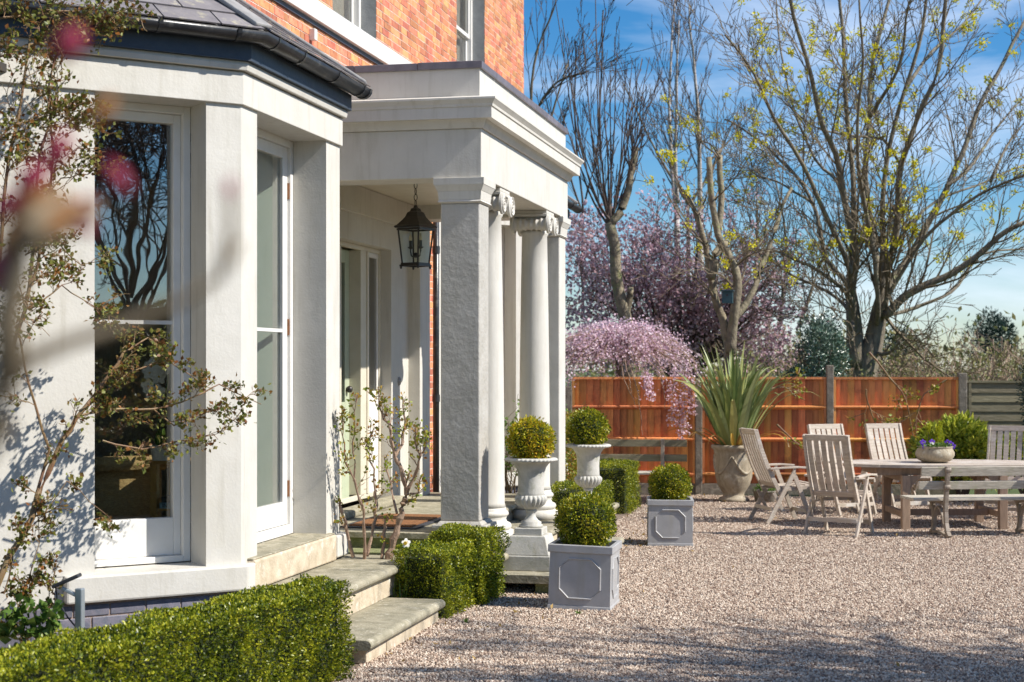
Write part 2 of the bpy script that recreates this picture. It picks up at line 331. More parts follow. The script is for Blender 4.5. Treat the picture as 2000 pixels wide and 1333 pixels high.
def npmesh(name, V, F, m, parent=None, kind=None, smooth=False):      # quads or triangles from arrays
    off = ROOT[parent] if parent is not None else Vector((0, 0, 0))
    V = V - np.array(off); me = bpy.data.meshes.new(name); k = F.shape[1]
    me.vertices.add(len(V)); me.vertices.foreach_set('co', V.astype(np.float32).ravel())
    me.loops.add(F.size); me.loops.foreach_set('vertex_index', F.astype(np.int32).ravel())
    me.polygons.add(len(F)); me.polygons.foreach_set('loop_start', np.arange(0, F.size, k, dtype=np.int32)); me.polygons.foreach_set('loop_total', np.full(len(F), k, np.int32))
    if smooth: me.polygons.foreach_set('use_smooth', np.ones(len(F), bool))
    me.materials.append(m); me.update(); me.validate()
    o = bpy.data.objects.new(name, me); COL.objects.link(o)
    if parent is not None: o.parent = parent; ROOT[o] = ROOT[parent]
    else: ROOT[o] = Vector((0, 0, 0))
    if kind: o['kind'] = kind
    return o

def leaves(name, P, N, size, m, parent=None, aspect=.55, tilt=.8, kind=None, fold=.25):
    """rhombic folded leaves: P points, N outward directions (n x 3)"""
    P = np.asarray(P, float); N = np.asarray(N, float); n = len(P)
    d = N + np.random.normal(0, tilt, (n, 3)); d /= np.linalg.norm(d, axis=1)[:, None]+1e-9
    t = np.cross(d, np.random.normal(0, 1, (n, 3))); t /= np.linalg.norm(t, axis=1)[:, None]+1e-9
    nn = np.cross(d, t)
    sz = size*np.random.uniform(.6, 1.35, (n, 1))
    w_ = t*sz*aspect*.5; L = d*sz; f = nn*sz*fold*.5
    V = np.stack([P, P+L*.45+w_+f, P+L, P+L*.45-w_+f], 1).reshape(-1, 3)
    F = np.arange(n*4).reshape(n, 4)
    F = np.concatenate([F[:, [0, 1, 2]], F[:, [0, 2, 3]]], 0)
    return npmesh(name, V, F, m, parent, kind)

def clip(poly, keep):    # poly of 2-D points, keep: list of (a, b, c) with a*x+b*y+c >= 0
    for a_, b_, c_ in keep:
        out = []
        for i in range(len(poly)):
            p, q = poly[i], poly[(i+1) % len(poly)]
            dp = a_*p[0]+b_*p[1]+c_; dq = a_*q[0]+b_*q[1]+c_
            if dp >= 0: out.append(p)
            if (dp >= 0) != (dq >= 0):
                t = dp/(dp-dq); out.append((p[0]+(q[0]-p[0])*t, p[1]+(q[1]-p[1])*t))
        poly = out
        if len(poly) < 3: return []
    return poly

# ================================================================== SETTING: ground
MB().box((-200, -60, -.3), (260, 600, -.012)).build('lawn', lawn_m, kind='structure')
g = MB().box((-2.9, -4, -.2), (14, 23.15, 0.0)).box((-6.5, -4, -.2), (-2.9, 25, -.004)).build('gravel_drive', gravel_m, kind='structure')

def pebbles():
    nt_ = bpy.data.node_groups.new('pebbles', 'GeometryNodeTree')
    nt_.interface.new_socket('Geometry', in_out='INPUT', socket_type='NodeSocketGeometry')
    nt_.interface.new_socket('Geometry', in_out='OUTPUT', socket_type='NodeSocketGeometry')
    n = nt_.nodes; l = nt_.links; gi = n.new('NodeGroupInput'); go = n.new('NodeGroupOutput')
    dp = n.new('GeometryNodeDistributePointsOnFaces'); dp.inputs['Seed'].default_value = 3
    at_ = n.new('GeometryNodeInputNamedAttribute'); at_.data_type = 'FLOAT'; at_.inputs['Name'].default_value = 'dens'
    nz_ = n.new('ShaderNodeTexNoise'); nz_.inputs['Scale'].default_value = 1.1; nz_.inputs['Detail'].default_value = 5
    mr_ = n.new('ShaderNodeMapRange'); mr_.inputs['From Min'].default_value = .35; mr_.inputs['From Max'].default_value = .65; mr_.inputs['To Min'].default_value = .5; mr_.inputs['To Max'].default_value = 1.15; l.new(nz_.outputs[0], mr_.inputs[0])
    mu_ = n.new('ShaderNodeMath'); mu_.operation = 'MULTIPLY'; l.new(at_.outputs[0], mu_.inputs[0]); l.new(mr_.outputs[0], mu_.inputs[1]); l.new(mu_.outputs[0], dp.inputs['Density'])
    ic = n.new('GeometryNodeMeshIcoSphere'); ic.inputs['Radius'].default_value = 1; ic.inputs['Subdivisions'].default_value = 1
    sm = n.new('GeometryNodeSetMaterial'); sm.inputs['Material'].default_value = MATS['pebble']
    l.new(ic.outputs[0], sm.inputs[0])
    ins = n.new('GeometryNodeInstanceOnPoints'); l.new(gi.outputs[0], dp.inputs[0]); l.new(dp.outputs[0], ins.inputs['Points']); l.new(sm.outputs[0], ins.inputs['Instance'])
    r1 = n.new('FunctionNodeRandomValue'); r1.data_type = 'FLOAT_VECTOR'; r1.inputs[0].default_value = (0, 0, 0); r1.inputs[1].default_value = (6.28, 6.28, 6.28)
    r2 = n.new('FunctionNodeRandomValue'); r2.data_type = 'FLOAT_VECTOR'; r2.inputs[0].default_value = (.005, .004, .004); r2.inputs[1].default_value = (.0135, .011, .010); r2.inputs['Seed'].default_value = 5
    l.new(r1.outputs[0], ins.inputs['Rotation']); l.new(r2.outputs[0], ins.inputs['Scale']); l.new(ins.outputs[0], go.inputs[0])
    return nt_
pm = mat('pebble', (.47, .35, .28), None, .75, 20, spec=.3, rand=.5)
# wider tint range for pebbles
_n = pm.node_tree.nodes; _l = pm.node_tree.links; _oi = _n.new('ShaderNodeObjectInfo'); _cr = _n.new('ShaderNodeValToRGB')
for i_, (p_, c_) in enumerate([(0, (.16, .115, .095)), (.25, (.35, .25, .20)), (.5, (.50, .38, .31)), (.75, (.62, .50, .41)), (1, (.78, .70, .62))]):
    if i_ > 1: _cr.color_ramp.elements.new(p_)
for e_, (p_, c_) in zip(_cr.color_ramp.elements, [(0, (.16, .11, .085)), (.25, (.36, .25, .185)), (.5, (.50, .385, .29)), (.75, (.60, .485, .38)), (1, (.78, .68, .56))]): e_.position = p_; e_.color = (*c_, 1)
_l.new(_oi.outputs['Random'], _cr.inputs[0]); _l.new(_cr.outputs[0], _n['Principled BSDF'].inputs['Base Color'])
PN = pebbles()
me = bpy.data.meshes.new('gravel_stones')
vv = []; ff = []; de = []
for (x0, x1, y0, y1, d) in [(-3.05, 2.0, 7.4, 11.5, 4600), (-2.98, 3.6, 11.5, 15, 3300), (-2.9, 6.4, 15, 19, 2400), (-2.9, 7, 19, 23.1, 1500)]:
    b = len(vv); vv += [(x0, y0, .002), (x1, y0, .002), (x1, y1, .002), (x0, y1, .002)]; ff.append((b, b+1, b+2, b+3)); de.append(d)
me.from_pydata(vv, [], ff); a_ = me.attributes.new('dens', 'FLOAT', 'FACE'); a_.data.foreach_set('value', de)
gs = bpy.data.objects.new('gravel_stones', me); COL.objects.link(gs); tag(gs, 'small pinkish beige gravel stones covering the drive', None, None, 'stuff')
md = gs.modifiers.new('pebbles', 'NODES'); md.node_group = PN
# bed of soil beside the porch
MB().box((-4.9, 11.9, -.1), (-3.42, 12.9, .05)).box((-4.3, 8.0, -.1), (-3.5, 9.7, .03)).build('soil_bed', soil, kind='structure')

# ================================================================== HOUSE
house = empty('brick_house', (-4.75, 14.9, 0), 'red brick house with white painted bay windows and a columned white portico', 'house')
FX = -4.75
D45 = .70711
class Facet:
    def __init__(s, o, d): s.o = Vector(o); s.d = Vector(d); s.n = Vector((s.d.y, -s.d.x))
    def p(s, a_, t, z): q = s.o + s.d*a_ + s.n*t; return (q.x, q.y, z)
    def box(s, mb, s0, s1, z0, z1, t0, t1):
        b = len(mb.v)
        for z in (z0, z1): mb.v += [s.p(s0, t0, z), s.p(s1, t0, z), s.p(s1, t1, z), s.p(s0, t1, z)]
        mb.f += [(b,b+3,b+2,b+1),(b+4,b+5,b+6,b+7),(b,b+1,b+5,b+4),(b+1,b+2,b+6,b+5),(b+2,b+3,b+7,b+6),(b+3,b,b+4,b+7)]
        return mb
    def frame(s, mb, s0, s1, z0, z1, w_, t0, t1, wb=None, wt=None):
        wb = wb or w_; wt = wt or w_
        s.box(mb, s0, s0+w_, z0, z1, t0, t1); s.box(mb, s1-w_, s1, z0, z1, t0, t1)
        s.box(mb, s0+w_, s1-w_, z0, z0+wb, t0, t1); s.box(mb, s0+w_, s1-w_, z1-wt, z1, t0, t1); return mb

def seg(path, a_, b_):  # part of a 2-D polyline between arclengths
    out = []; acc = 0
    for i in range(len(path)-1):
        p, q = Vector(path[i]), Vector(path[i+1]); L = (q-p).length
        if acc+L > a_ and acc < b_:
            s0 = max(a_-acc, 0)/L; s1 = min(b_-acc, L)/L
            if not out: out.append(p.lerp(q, s0))
            out.append(p.lerp(q, s1))
        acc += L
    return out
def rect(t0, t1, z0, z1): return [(t0, z0), (t1, z0), (t1, z1), (t0, z1)]

SL = 2.25      # length of the near splayed facet
def bay(Y0, first):
    # the path travels from the near splayed face over the front to the far splayed face; outward = right of travel
    c1 = Vector((-3.95, Y0)); c2 = Vector((-3.95, Y0+2.0))
    ln = SL if first else 1.13
    pl = c1 - Vector((D45, D45))*ln; pr = c2 + Vector((-D45, D45))*1.13
    path = [pl, c1, c2, pr]; tot = ln+2.0+1.13; s1 = ln; s2 = ln+2
    fA = Facet(c1, (D45, D45)); fB = Facet(c1, (0, 1)); fC = Facet(c2, (-D45, D45))   # fA runs with s negative to the left
    H = house
    # walls and piers
    MB().sweep(seg(path, 0, s1-.966), rect(-.32, 0, .567, 3.54)).build('bay_wall', stucco, H)
    MB().sweep(seg(path, s1-.24, s1+.28), rect(-.26, 0, .567, 3.54)).build('bay_pier', stucco, H)
    MB().sweep(seg(path, s2-.315, s2+.24), rect(-.26, 0, .567, 3.54)).build('bay_pier', stucco, H)
    MB().sweep(seg(path, s2+.95, tot), rect(-.32, 0, .567, 3.54)).build('bay_wall', stucco, H)
    MB().sweep(path, [(-.34, 3.54), (.022, 3.54), (.022, 3.748), (.005, 3.748), (.005, 3.757), (-.34, 3.757)]).build('bay_frieze', stucco, H, bevel=.006)
    MB().sweep(path, [(-.34, 3.757), (.05, 3.757), (.058, 3.79), (.05, 3.815), (-.34, 3.815)]).build('bay_cornice', stucco, H, bevel=.004)
    MB().sweep(path, rect(-.1, .085, 3.815, 3.935)).build('bay_fascia', fascia_m, H)
    # painted sill course and the brick plinth under it
    MB().sweep(seg(path, max(0, s1-1.16), s1+.10), rect(-.34, .065, .40, .567)).build('bay_sill', stucco, H, bevel=.014)
    MB().sweep(seg(path, s2-.235, tot), rect(-.34, .065, .40, .567)).build('bay_sill', stucco, H, bevel=.014)
    st = MB(); fB.box(st, .102, 1.763, .385, .578, -.34, .058); st.build('door_sill', riser, H, bevel=.012)
    st = MB(); fB.box(st, .104, 1.761, .578, .590, -.255, .045); lab(st.build('sill_top', stone, H, bevel=.006), 'worn flaking stone sill top')
    if first:
        MB().sweep(seg(path, 0, s1-1.162), rect(-.34, -.004, .40, .567)).build('bay_wall', stucco, H)
    MB().sweep(path, rect(-.3, .012, 0, .398)).build('plinth_mortar', mortar_d, H)
    bm_cache = {}
    for fc, a0, a1 in ((fA, -ln, 0), (fB, 0, 2.0)):
        for r_ in range(5):
            z0 = .398-.008-.075*(r_+1)+0; off = -(r_ % 2)*.115
            a_ = a0+off
            while a_ < a1:
                x0, x1 = max(a_, a0), min(a_+.22, a1)
                if x1-x0 > .03:
                    L = round(x1-x0, 3)
                    mb = MB(); fc.box(mb, x0, x1, z0, z0+.066, -.02, .018+rnd(0, .004))
                    mb.build('plinth_brick', blue_brick, H, bevel=.004)
                a_ += .230
    # splayed sash window
    wf = MB(); fA.frame(wf, -.966, -.24, .575, 3.54, .05, -.34, -.265, wb=.04); win = wf.build('sash_window', joinery, H, bevel=.004)
    sa = MB(); fA.frame(sa, -.915, -.291, .616, 3.489, .05, -.375, -.31, wb=.245, wt=.06); sa.build('sash', joinery, win, bevel=.005)
    gb = MB(); fA.box(gb, -.865, -.341, 2.12, 2.145, -.37, -.325); gb.build('glazing_bar', joinery, win)
    for z0, z1 in ((.861, 2.12), (2.145, 3.429)):
        p_ = MB(); fA.box(p_, -.868, -.338, z0, z1, -.352, -.348); p_.build('pane', glass, win)
    # far splayed window
    wf = MB(); fC.frame(wf, .24, .95, .575, 3.54, .05, -.34, -.265); win2 = wf.build('sash_window', joinery, H)
    p_ = MB(); fC.box(p_, .29, .90, .63, 3.48, -.352, -.348); p_.build('pane', glass, win2)
    # French doors
    df = MB(); fB.frame(df, .28, 1.685, .59, 3.54, .055, -.32, -.262, wb=.07); dr = df.build('door_frame', joinery, H, bevel=.003)
    for (a0, a1) in ((.337, .885), (.889, 1.628)):
        lf = MB(); fB.frame(lf, a0, a1, .665, 3.483, .10, -.33, -.285, wb=.17, wt=.085); leaf = lf.build('french_door', joinery, H, bevel=.004)
        if a1 > 1:
            leaf['label'] = 'far leaf with rust marked hinges'
        bb = MB(); fB.box(bb, a0+.10, a1-.10, 2.10, 2.125, -.33, -.29); bb.build('glazing_bar', joinery, leaf)
        for z0, z1 in ((.835, 2.10), (2.125, 3.398)):
            p_ = MB(); fB.box(p_, a0+.10, a1-.10, z0, z1, -.312, -.308); p_.build('pane', glass, leaf)
        if a1 > 1:
            for hz in (.87, 2.08, 3.1):
                h_ = MB(); fB.box(h_, 1.618, 1.636, hz, hz+.12, -.285, -.272); h_.build('hinge', brass, leaf)
        else:
            hd = MB(); fB.box(hd, a1-.06, a1-.04, 1.55, 1.67, -.285, -.24); hd.build('handle', brass, leaf)
    # gutter
    gp = []
    for i in range(9):
        a_ = PI + PI*i/8; gp.append((.155+.068*math.cos(a_), 3.985+.068*math.sin(a_)))
    for i in range(9):
        a_ = 2*PI - PI*i/8; gp.append((.155+.060*math.cos(a_), 3.985+.060*math.sin(a_)))
    gpath = [pl, c1, c2 + Vector((0, .12))] if first else [pl, c1, c2+Vector((0, .3))]
    gu = MB().sweep(gpath, gp).build('gutter', blackp, H, smooth=True)
    gu.data.polygons.foreach_set('use_smooth', [len(p.vertices) == 4 for p in gu.data.polygons])
    # joint collars and brackets
    gl = ln + 2.12
    for s_ in [s1-.62, s1-.10, s1+.12, s1+.62, s1+1.35, s1+1.95] if first else [s1+.5, s1+1.6]:
        sg = seg(gpath, s_-.014, s_+.014)
        gp2 = [(.155+(x-.155)*1.09, 3.985+(z-3.985)*1.09) for x, z in gp[:9]] + [(.155+(x-.155)*1.0, 3.985+(z-3.985)*1.0) for x, z in gp[:9]][::-1]
        MB().sweep(sg, gp2).build('gutter_bracket', blackp, gu)
    cl = ln+2.12 if first else ln+2.3
    sg = seg(gpath, cl-.05, cl-.0)
    capp = [(.155+.074*math.cos(PI+PI*i/8), 3.985+.074*math.sin(PI+PI*i/8)) for i in range(9)]
    MB().sweep(sg, capp).build('gutter_stop', blackp, gu)
    # roof
    zt = 4.66; ze = 3.995; sl_ = (zt-ze)
    e1 = .19
    ec1 = c1 + Vector((e1, -e1*math.tan(PI/8))); ec2 = c2 + Vector((e1, e1*math.tan(PI/8)))
    t1 = Vector((FX, Y0+.36)); t2 = Vector((FX, Y0+1.86))
    el = ec1 - Vector((D45, D45))*(ln+.1)
    run = Vector((-D45, D45))
    tl = el + run*1.6
    wall_t = t1 - Vector((D45, D45))*(ln+.1)*.9
    def P3(q, z): return Vector((q.x, q.y, z))
    planes = [('A', P3(ec1, ze), P3(el, ze), P3(t1, zt)), ('B', P3(ec1, ze), P3(ec2, ze), P3(t1, zt))]
    rb = MB()
    er = ec2 + Vector((-D45, D45))*1.1
    rb.v += [tuple(P3(el, ze)), tuple(P3(ec1, ze)), tuple(P3(ec2, ze)), tuple(P3(er, ze)), tuple(P3(t2, zt)), tuple(P3(t1, zt)), tuple(P3(el, ze)+(P3(t1, zt)-P3(ec1, ze)) - Vector((.0, 0, 0)))]
    rb.f += [(0, 1, 5, 6), (1, 2, 4, 5), (2, 3, 4)]
    rb.f += [(0, 6, 5, 4, 3, 2, 1)]
    rb.build('roof_deck', lead, H)
    for nm, o3, e3, top in planes:
        ex = (e3-o3).normalized(); nr = ex.cross(top-o3).normalized()
        if nr.z < 0: nr = -nr
        ey = nr.cross(ex);  ey = ey if ey.z > 0 else -ey
        L = (e3-o3).length; tx, ty = (top-o3).dot(ex), (top-o3).dot(ey)
        if nm == 'A': keep = [(ty, -tx, -.03), (0, -1, ty)]      # right of the hip
        else:
            t2d = P3(t2, zt)-o3; bx, by = t2d.dot(ex), t2d.dot(ey)
            keep = [(ty, -tx, -.03), (-(by), (bx-L), by*L-.03), (0, -1, ty)]
        r_ = 0; y = -.03
        while y < ty and (first or r_ < 4):
            x = -.45 + (.19 if r_ % 2 else 0)
            while x < L+.1:
                pg = clip([(x+.004, y), (x+.372, y), (x+.372, y+.235), (x+.004, y+.235)], keep)
                if len(pg) >= 3:
                    base = [o3 + ex*a_ + ey*b_ + nr*(.006+.012*(1-(b_-y)/.235)+.0015) for a_, b_ in pg]
                    MB().prism(base, nr*.009).build('slate', slate, H)
                x += .38
            y += .215; r_ += 1
    for a3, b3 in ((P3(ec1, ze), P3(t1, zt)), (P3(ec2, ze), P3(t2, zt))):
        MB().bar(a3+Vector((0, 0, .03)), b3+Vector((0, 0, .03)), .15, .03).build('hip_flashing', lead, H, bevel=.012)
    # room behind
    if first:
        rm = MB()
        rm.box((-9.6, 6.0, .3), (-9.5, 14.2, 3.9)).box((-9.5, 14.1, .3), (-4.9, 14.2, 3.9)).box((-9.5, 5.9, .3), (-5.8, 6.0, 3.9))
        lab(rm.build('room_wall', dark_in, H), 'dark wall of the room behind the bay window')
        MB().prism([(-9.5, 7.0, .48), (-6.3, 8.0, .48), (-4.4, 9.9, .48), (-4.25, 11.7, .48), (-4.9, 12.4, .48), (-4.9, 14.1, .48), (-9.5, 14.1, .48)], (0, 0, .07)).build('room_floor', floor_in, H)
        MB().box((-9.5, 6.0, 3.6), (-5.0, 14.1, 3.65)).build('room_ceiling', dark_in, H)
        ln_ = MB(); ln_.prism([(-4.315, 11.325, .6), (-4.70, 10.95, .6), (-4.715, 10.965, .6), (-4.33, 11.34, .6)], (0, 0, 2.9)); ln_.build('sun_catch_panel', sage_in, H)  # pale panel added behind the French door, angled to catch the sun
        MB().sweep(path, rect(-.9, -.34, 3.56, 3.6)).build('bay_soffit', cream, H)
    else:
        MB().box((-6, Y0-.5, .3), (-5.9, Y0+2.6, 3.8)).build('room_wall', cream, H)
        MB().box((-5.9, Y0-.5, .3), (-4.3, Y0+2.5, .5)).build('room_floor', floor_in, H)
    return fA, fB
fA1, fB1 = bay(9.8, True)
fA2, fB2 = bay(19.15, False)

# ---- upper brick facade
WINS = [(13.99, 15.34, 5.06, 7.2), (18.55, 20.0, 5.06, 7.2)]
wl = MB()
def wallpiece(y0, y1, z0, z1): wl.box((FX-.30, y0, z0), (FX-.0035, y1, z1))
wallpiece(10.16, 22.4, 3.9, 5.06)
ys = [10.16] + [q for w_ in WINS for q in w_[:2]] + [22.4]
for i in range(0, len(ys), 2): wallpiece(ys[i], ys[i+1], 5.06, 9)
for w_ in WINS: wallpiece(w_[0], w_[1], 7.2, 9)
wallpiece(16.6, 17.5, 0, 3.9)
wl.build('facade_mortar', mortar, house)
MB().box((-12, 10.2, 3.9), (FX-.3, 22.39, 9)).box((-12, 17.6, 0), (FX-.4, 22.35, 3.9)).build('house_core', mortar, house)
bl = []
def addbricks(y0, y1, z0, z1, holes=(), margin=.35):
    r_ = 0; z = z0
    while z < z1:
        y = y0 - (.0 if r_ % 2 == 0 else .169); k = r_ % 2
        while y < y1:
            L = .215 if k % 2 == 0 else .1025
            a_, b_ = max(y, y0), min(y+L, y1)
            for h in holes:
                if h[2] < z+.03 < h[3]:
                    if a_ < h[0] < b_: b_ = h[0]
                    elif a_ < h[1] < b_: a_ = h[1]
                    elif a_ >= h[0] and b_ <= h[1]: b_ = a_
            if b_-a_ > .02:
                zc = zcam((FX, y, 0))
                if z < HC + .2276*zc + margin and zc > 10: bl.append((zc, a_, b_, z, L))
            y += L+.010; k += 1
        z += .075; r_ += 1
addbricks(10.2, 22.4, 4.22, 7.6, WINS+[(0, 30, 4.87, 5.07), (12.9, 16.95, 0, 4.3)])
addbricks(16.93, 17.5, .1, 4.2)
bl.sort(); mesh_c = {}
def brickmesh(L):
    if L not in mesh_c:
        m_ = MB().box((-.018, 0, 0), (0, L, .065)); o = m_.build('brick', brick, house, local=True, bevel=0); mesh_c[L] = o.data
        return o
    o = bpy.data.objects.new('brick', mesh_c[L]); COL.objects.link(o); o.parent = house; ROOT[o] = ROOT[house]; return o
rest = MB(); cnt = 0
vis = [q for q in bl if zcam((FX, q[1], 0)) > 11.3 or q[3] > 4.3]
for zc, a_, b_, z, L in bl:
    xo = rnd(-.0025, .002)
    if cnt < 300 and zc > 12.0 and 4.3 < z:
        o = brickmesh(round(b_-a_, 3)); o.location = Vector((FX+xo, a_, z)) - ROOT[house]; cnt += 1
    else: rest.box((FX-.018+xo, a_, z), (FX+xo, b_, z+.065))
rest.build('brick', brick, house, kind='stuff')
# far gable wall is brick coloured too
MB().box((FX-.3, 22.401, 0), (FX-.002, 22.41, 9)).build('gable_wall', brick, house)
# sill band with the shadow under it built as a dark strip, windows
MB().box((FX-.1, 10.2, 4.885), (FX+.06, 22.42, 5.06)).build('sill_band', joinery, house, bevel=.006)
MB().box((FX-.1, 10.2, 4.845), (FX+.02, 22.41, 4.884)).build('band_shadow', fascia_m, house)
for i, (y0, y1, z0, z1) in enumerate(WINS):
    f = Facet((FX, y0), (0, 1)); L = y1-y0
    rv = MB(); f.box(rv, L-.002, L+.012, z0, z1, -.20, -.006); f.box(rv, -.012, .002, z0, z1, -.2, -.006); rv.build('window_reveal', grey_rev, house)
    fr = MB(); f.frame(fr, .004, L-.004, z0+.001, z1, .06, -.24, -.16); wn = fr.build('upper_window', joinery, house, bevel=.004)
    sh = MB(); f.frame(sh, .064, L-.064, 6.02, z1-.06, .05, -.215, -.185); sh.build('upper_sash', joinery, wn, bevel=.004)
    sh = MB(); f.frame(sh, .064, L-.064, z0+.06, 6.06, .05, -.25, -.218); sh.build('lower_sash', joinery, wn, bevel=.004)
    p_ = MB(); f.box(p_, .114, L-.114, 6.07, z1-.11, -.202, -.198); p_.build('pane', glass, wn)
    p_ = MB(); f.box(p_, .114, L-.114, z0+.11, 6.01, -.236, -.232); p_.build('pane', glass, wn)
    bd = MB().box((FX-.42, y0, z0), (FX-.40, y1, z1)); bd.build('window_blind', cream, wn)
# little white alarm box under the band
b_ = at(648, 68, zcam((FX, 13.4, 0)))
MB().box((FX, 13.35, 4.70), (FX+.055, 13.42, 4.80)).build('alarm_box', joinery, house, bevel=.006)
cb = MB().tube([(FX+.008, 11.78, 4.4), (FX+.008, 11.78, 7)], .006, 5); cb.build('wall_cable', blackp, house)

# ---- ground floor wall behind the porch
gw = MB()
OY0, OY1, OZ = 13.25, 15.85, 3.04
gw.box((FX-.3, 11.9, 0), (FX, OY0, 3.9)).box((FX-.3, OY1, 0), (FX, 16.6, 3.9)).box((FX-.3, OY0, OZ), (FX, OY1, 3.9)).box((FX-.3, OY0, 0), (FX, OY1, .455))
gw.build('porch_back_wall', stucco, house)
MB().box((FX-.1, 16.48, .46), (FX+.13, 16.88, 3.6)).build('wall_pilaster', stucco, house, bevel=.006)
MB().box((FX-.3, 17.5, .40), (FX, 18.45, 3.9)).build('side_wall', stucco, house)
MB().box((FX-.3, 17.5, .0), (FX+.02, 18.45, .399)).build('side_plinth', blue_brick, house)
f = Facet((-4.86, OY0), (0, 1))
dfm = MB()
f.frame(dfm, 0.002, 2.598, .53, OZ-.002, .045, -.05, 0.0)
f.box(dfm, .32, .37, .575, 2.993, -.14, 0); f.box(dfm, 1.0+.28, 1.0+.33, .575, 2.993, -.14, -.001)
f.box(dfm, 2.11, 2.16, .575, 2.993, -.05, .012)
f.box(dfm, 1.93, 2.109, .575, 2.993, -.16, -.001)
dfo = dfm.build('door_surround', cream, house, bevel=.005)
lf = MB(); f.frame(lf, .95, 1.93, .545, 2.99, .13, -.16, -.12, wb=.95); door = lf.build('front_door', sage, house, bevel=.006)
p_ = MB(); f.box(p_, 1.08, 1.80, 1.495, 2.86, -.142, -.138); p_.build('pane', glass, door)
p_ = MB(); f.box(p_, 1.16, 1.72, .66, 1.02, -.122, -.112); f.box(p_, 1.16, 1.72, 1.09, 1.40, -.122, -.112); p_.build('door_panel', sage, door, bevel=.006)
kn = MB().ball((-4.86-.09, OY0+1.84, 1.62), .035); kn.build('door_knob', copper, door, smooth=True)
p_ = MB(); f.frame(p_, 2.16, 2.553, .575, 2.993, .05, -.045, -.015, wb=1.02); sd = p_.build('side_light', joinery, house, bevel=.004)
p_ = MB(); f.box(p_, 2.21, 2.503, 1.595, 2.943, -.032, -.028); p_.build('pane', glass, sd)
p_ = MB(); f.frame(p_, .045, .95, .575, 2.993, .05, -.045, -.015, wb=1.02); sd = p_.build('side_light', joinery, house, bevel=.004)
MB().box((-6.4, 12.5, .4), (-6.3, 17, 3.4)).box((-6.3, 12.4, .4), (-5.0, 12.5, 3.4)).box((-6.3, 16.3, .4), (-5.05, 16.4, 3.4)).build('hall_wall', cream, house)
MB().box((-6.3, 12.5, .4), (-5.0, 16.3, .455)).build('hall_floor', floor_in, house)
MB().box((-6.3, 12.5, 3.3), (-5.0, 16.3, 3.35)).build('hall_ceiling', cream, house)
# doorbell
db = MB().lathe([(.045, 0), (.045, .01), (.03, .018), (.012, .02)], (FX+.001, 16.12, 1.69), 20, axis='X'); db.build('doorbell', lead, house)
MB().ball((FX+.024, 16.12, 1.69), .011).build('doorbell_button', petal_w, house)
# downpipe
dp_ = MB().tube([(FX+.09, 17.28, .42), (FX+.09, 17.28, 3.9)], .036, 12); dpo = dp_.build('downpipe', blackp, house, smooth=True)
for z in (1.45, 3.1): MB().tube([(FX+.09, 17.28, z), (FX+.09, 17.28, z+.08)], .044, 12).build('pipe_collar', blackp, dpo)
dp2 = MB().tube([(FX+.04, 17.12, .5), (FX+.04, 17.12, 3.6)], .012, 8).build('conduit_pipe', lead, house)

# ---- porch floor and steps
def slab(x0, x1, y0, y1, zt, th=.065, name='step_tread', m=stone, parent=None, nose=True):
    mb = MB(); r_ = th*.5
    pr = [(x0, zt-th), (x1-r_, zt-th)] + [(x1-r_+r_*math.cos(a_), zt-r_+r_*math.sin(a_)) for a_ in [R(-60), R(-25), 0, R(25), R(60)]] + [(x1-r_, zt), (x0, zt)]
    mb.prism([(x, y0, z) for x, z in pr], (0, y1-y0, 0)); return mb.build(name, m, parent or house, bevel=.004)
steps = empty('porch_steps', (-3.2, 14.5, 0), 'two stone steps and paved floor under the columned portico', 'steps')
slab(-3.2, -2.33, 12.75, 15.8, .155, .07, parent=steps)
slab(-3.7, -2.88, 12.86, 16.9, .30, .06, parent=steps)
slab(-4.75, -3.42, 12.88, 17.1, .46, .05, name='porch_paving', parent=steps)
slab(-4.75, -3.46, 12.60, 12.879, .325, .05, name='step_tread', m=moss, parent=steps)
rs = MB()
for (x, y0, y1, z0, z1) in ((-2.37, 12.80, 15.76, 0, .084), (-2.93, 12.9, 16.86, .156, .239), (-3.47, 12.92, 17.05, .301, .409)):
    n_ = max(2, int((y1-y0)/.55)); 
    for i in range(n_):
        ya, yb = y0+(y1-y0)*i/n_, y0+(y1-y0)*(i+1)/n_
        MB().box((x-.25, ya+.003, z0), (x+rnd(-.004, .004), yb-.003, z1)).build('riser_stone', riser if i else moss, steps, bevel=.006)
MB().box((-4.75, 12.93, .02), (-3.5, 17.05, .409)).build('floor_base', moss, steps)
MB().box((-4.75, 12.65, .02), (-3.52, 12.93, .274)).build('floor_base', moss, steps)
MB().box((-4.745, 13.0, .461), (-4.56, 15.75, .53)).build('threshold_step', stone, steps, bevel=.02)
mat_ = empty('door_mat', (-4.05, 13.7, .46), 'brown coir door mat with dark rubber edge on the porch floor', 'mat')
MB().box((-4.4, 13.15, .461), (-3.72, 14.35, .475)).build('rubber_border', rubber, mat_, bevel=.005)
MB().box((-4.34, 13.21, .4755), (-3.78, 14.29, .484)).build('coir_pile', coir, mat_)

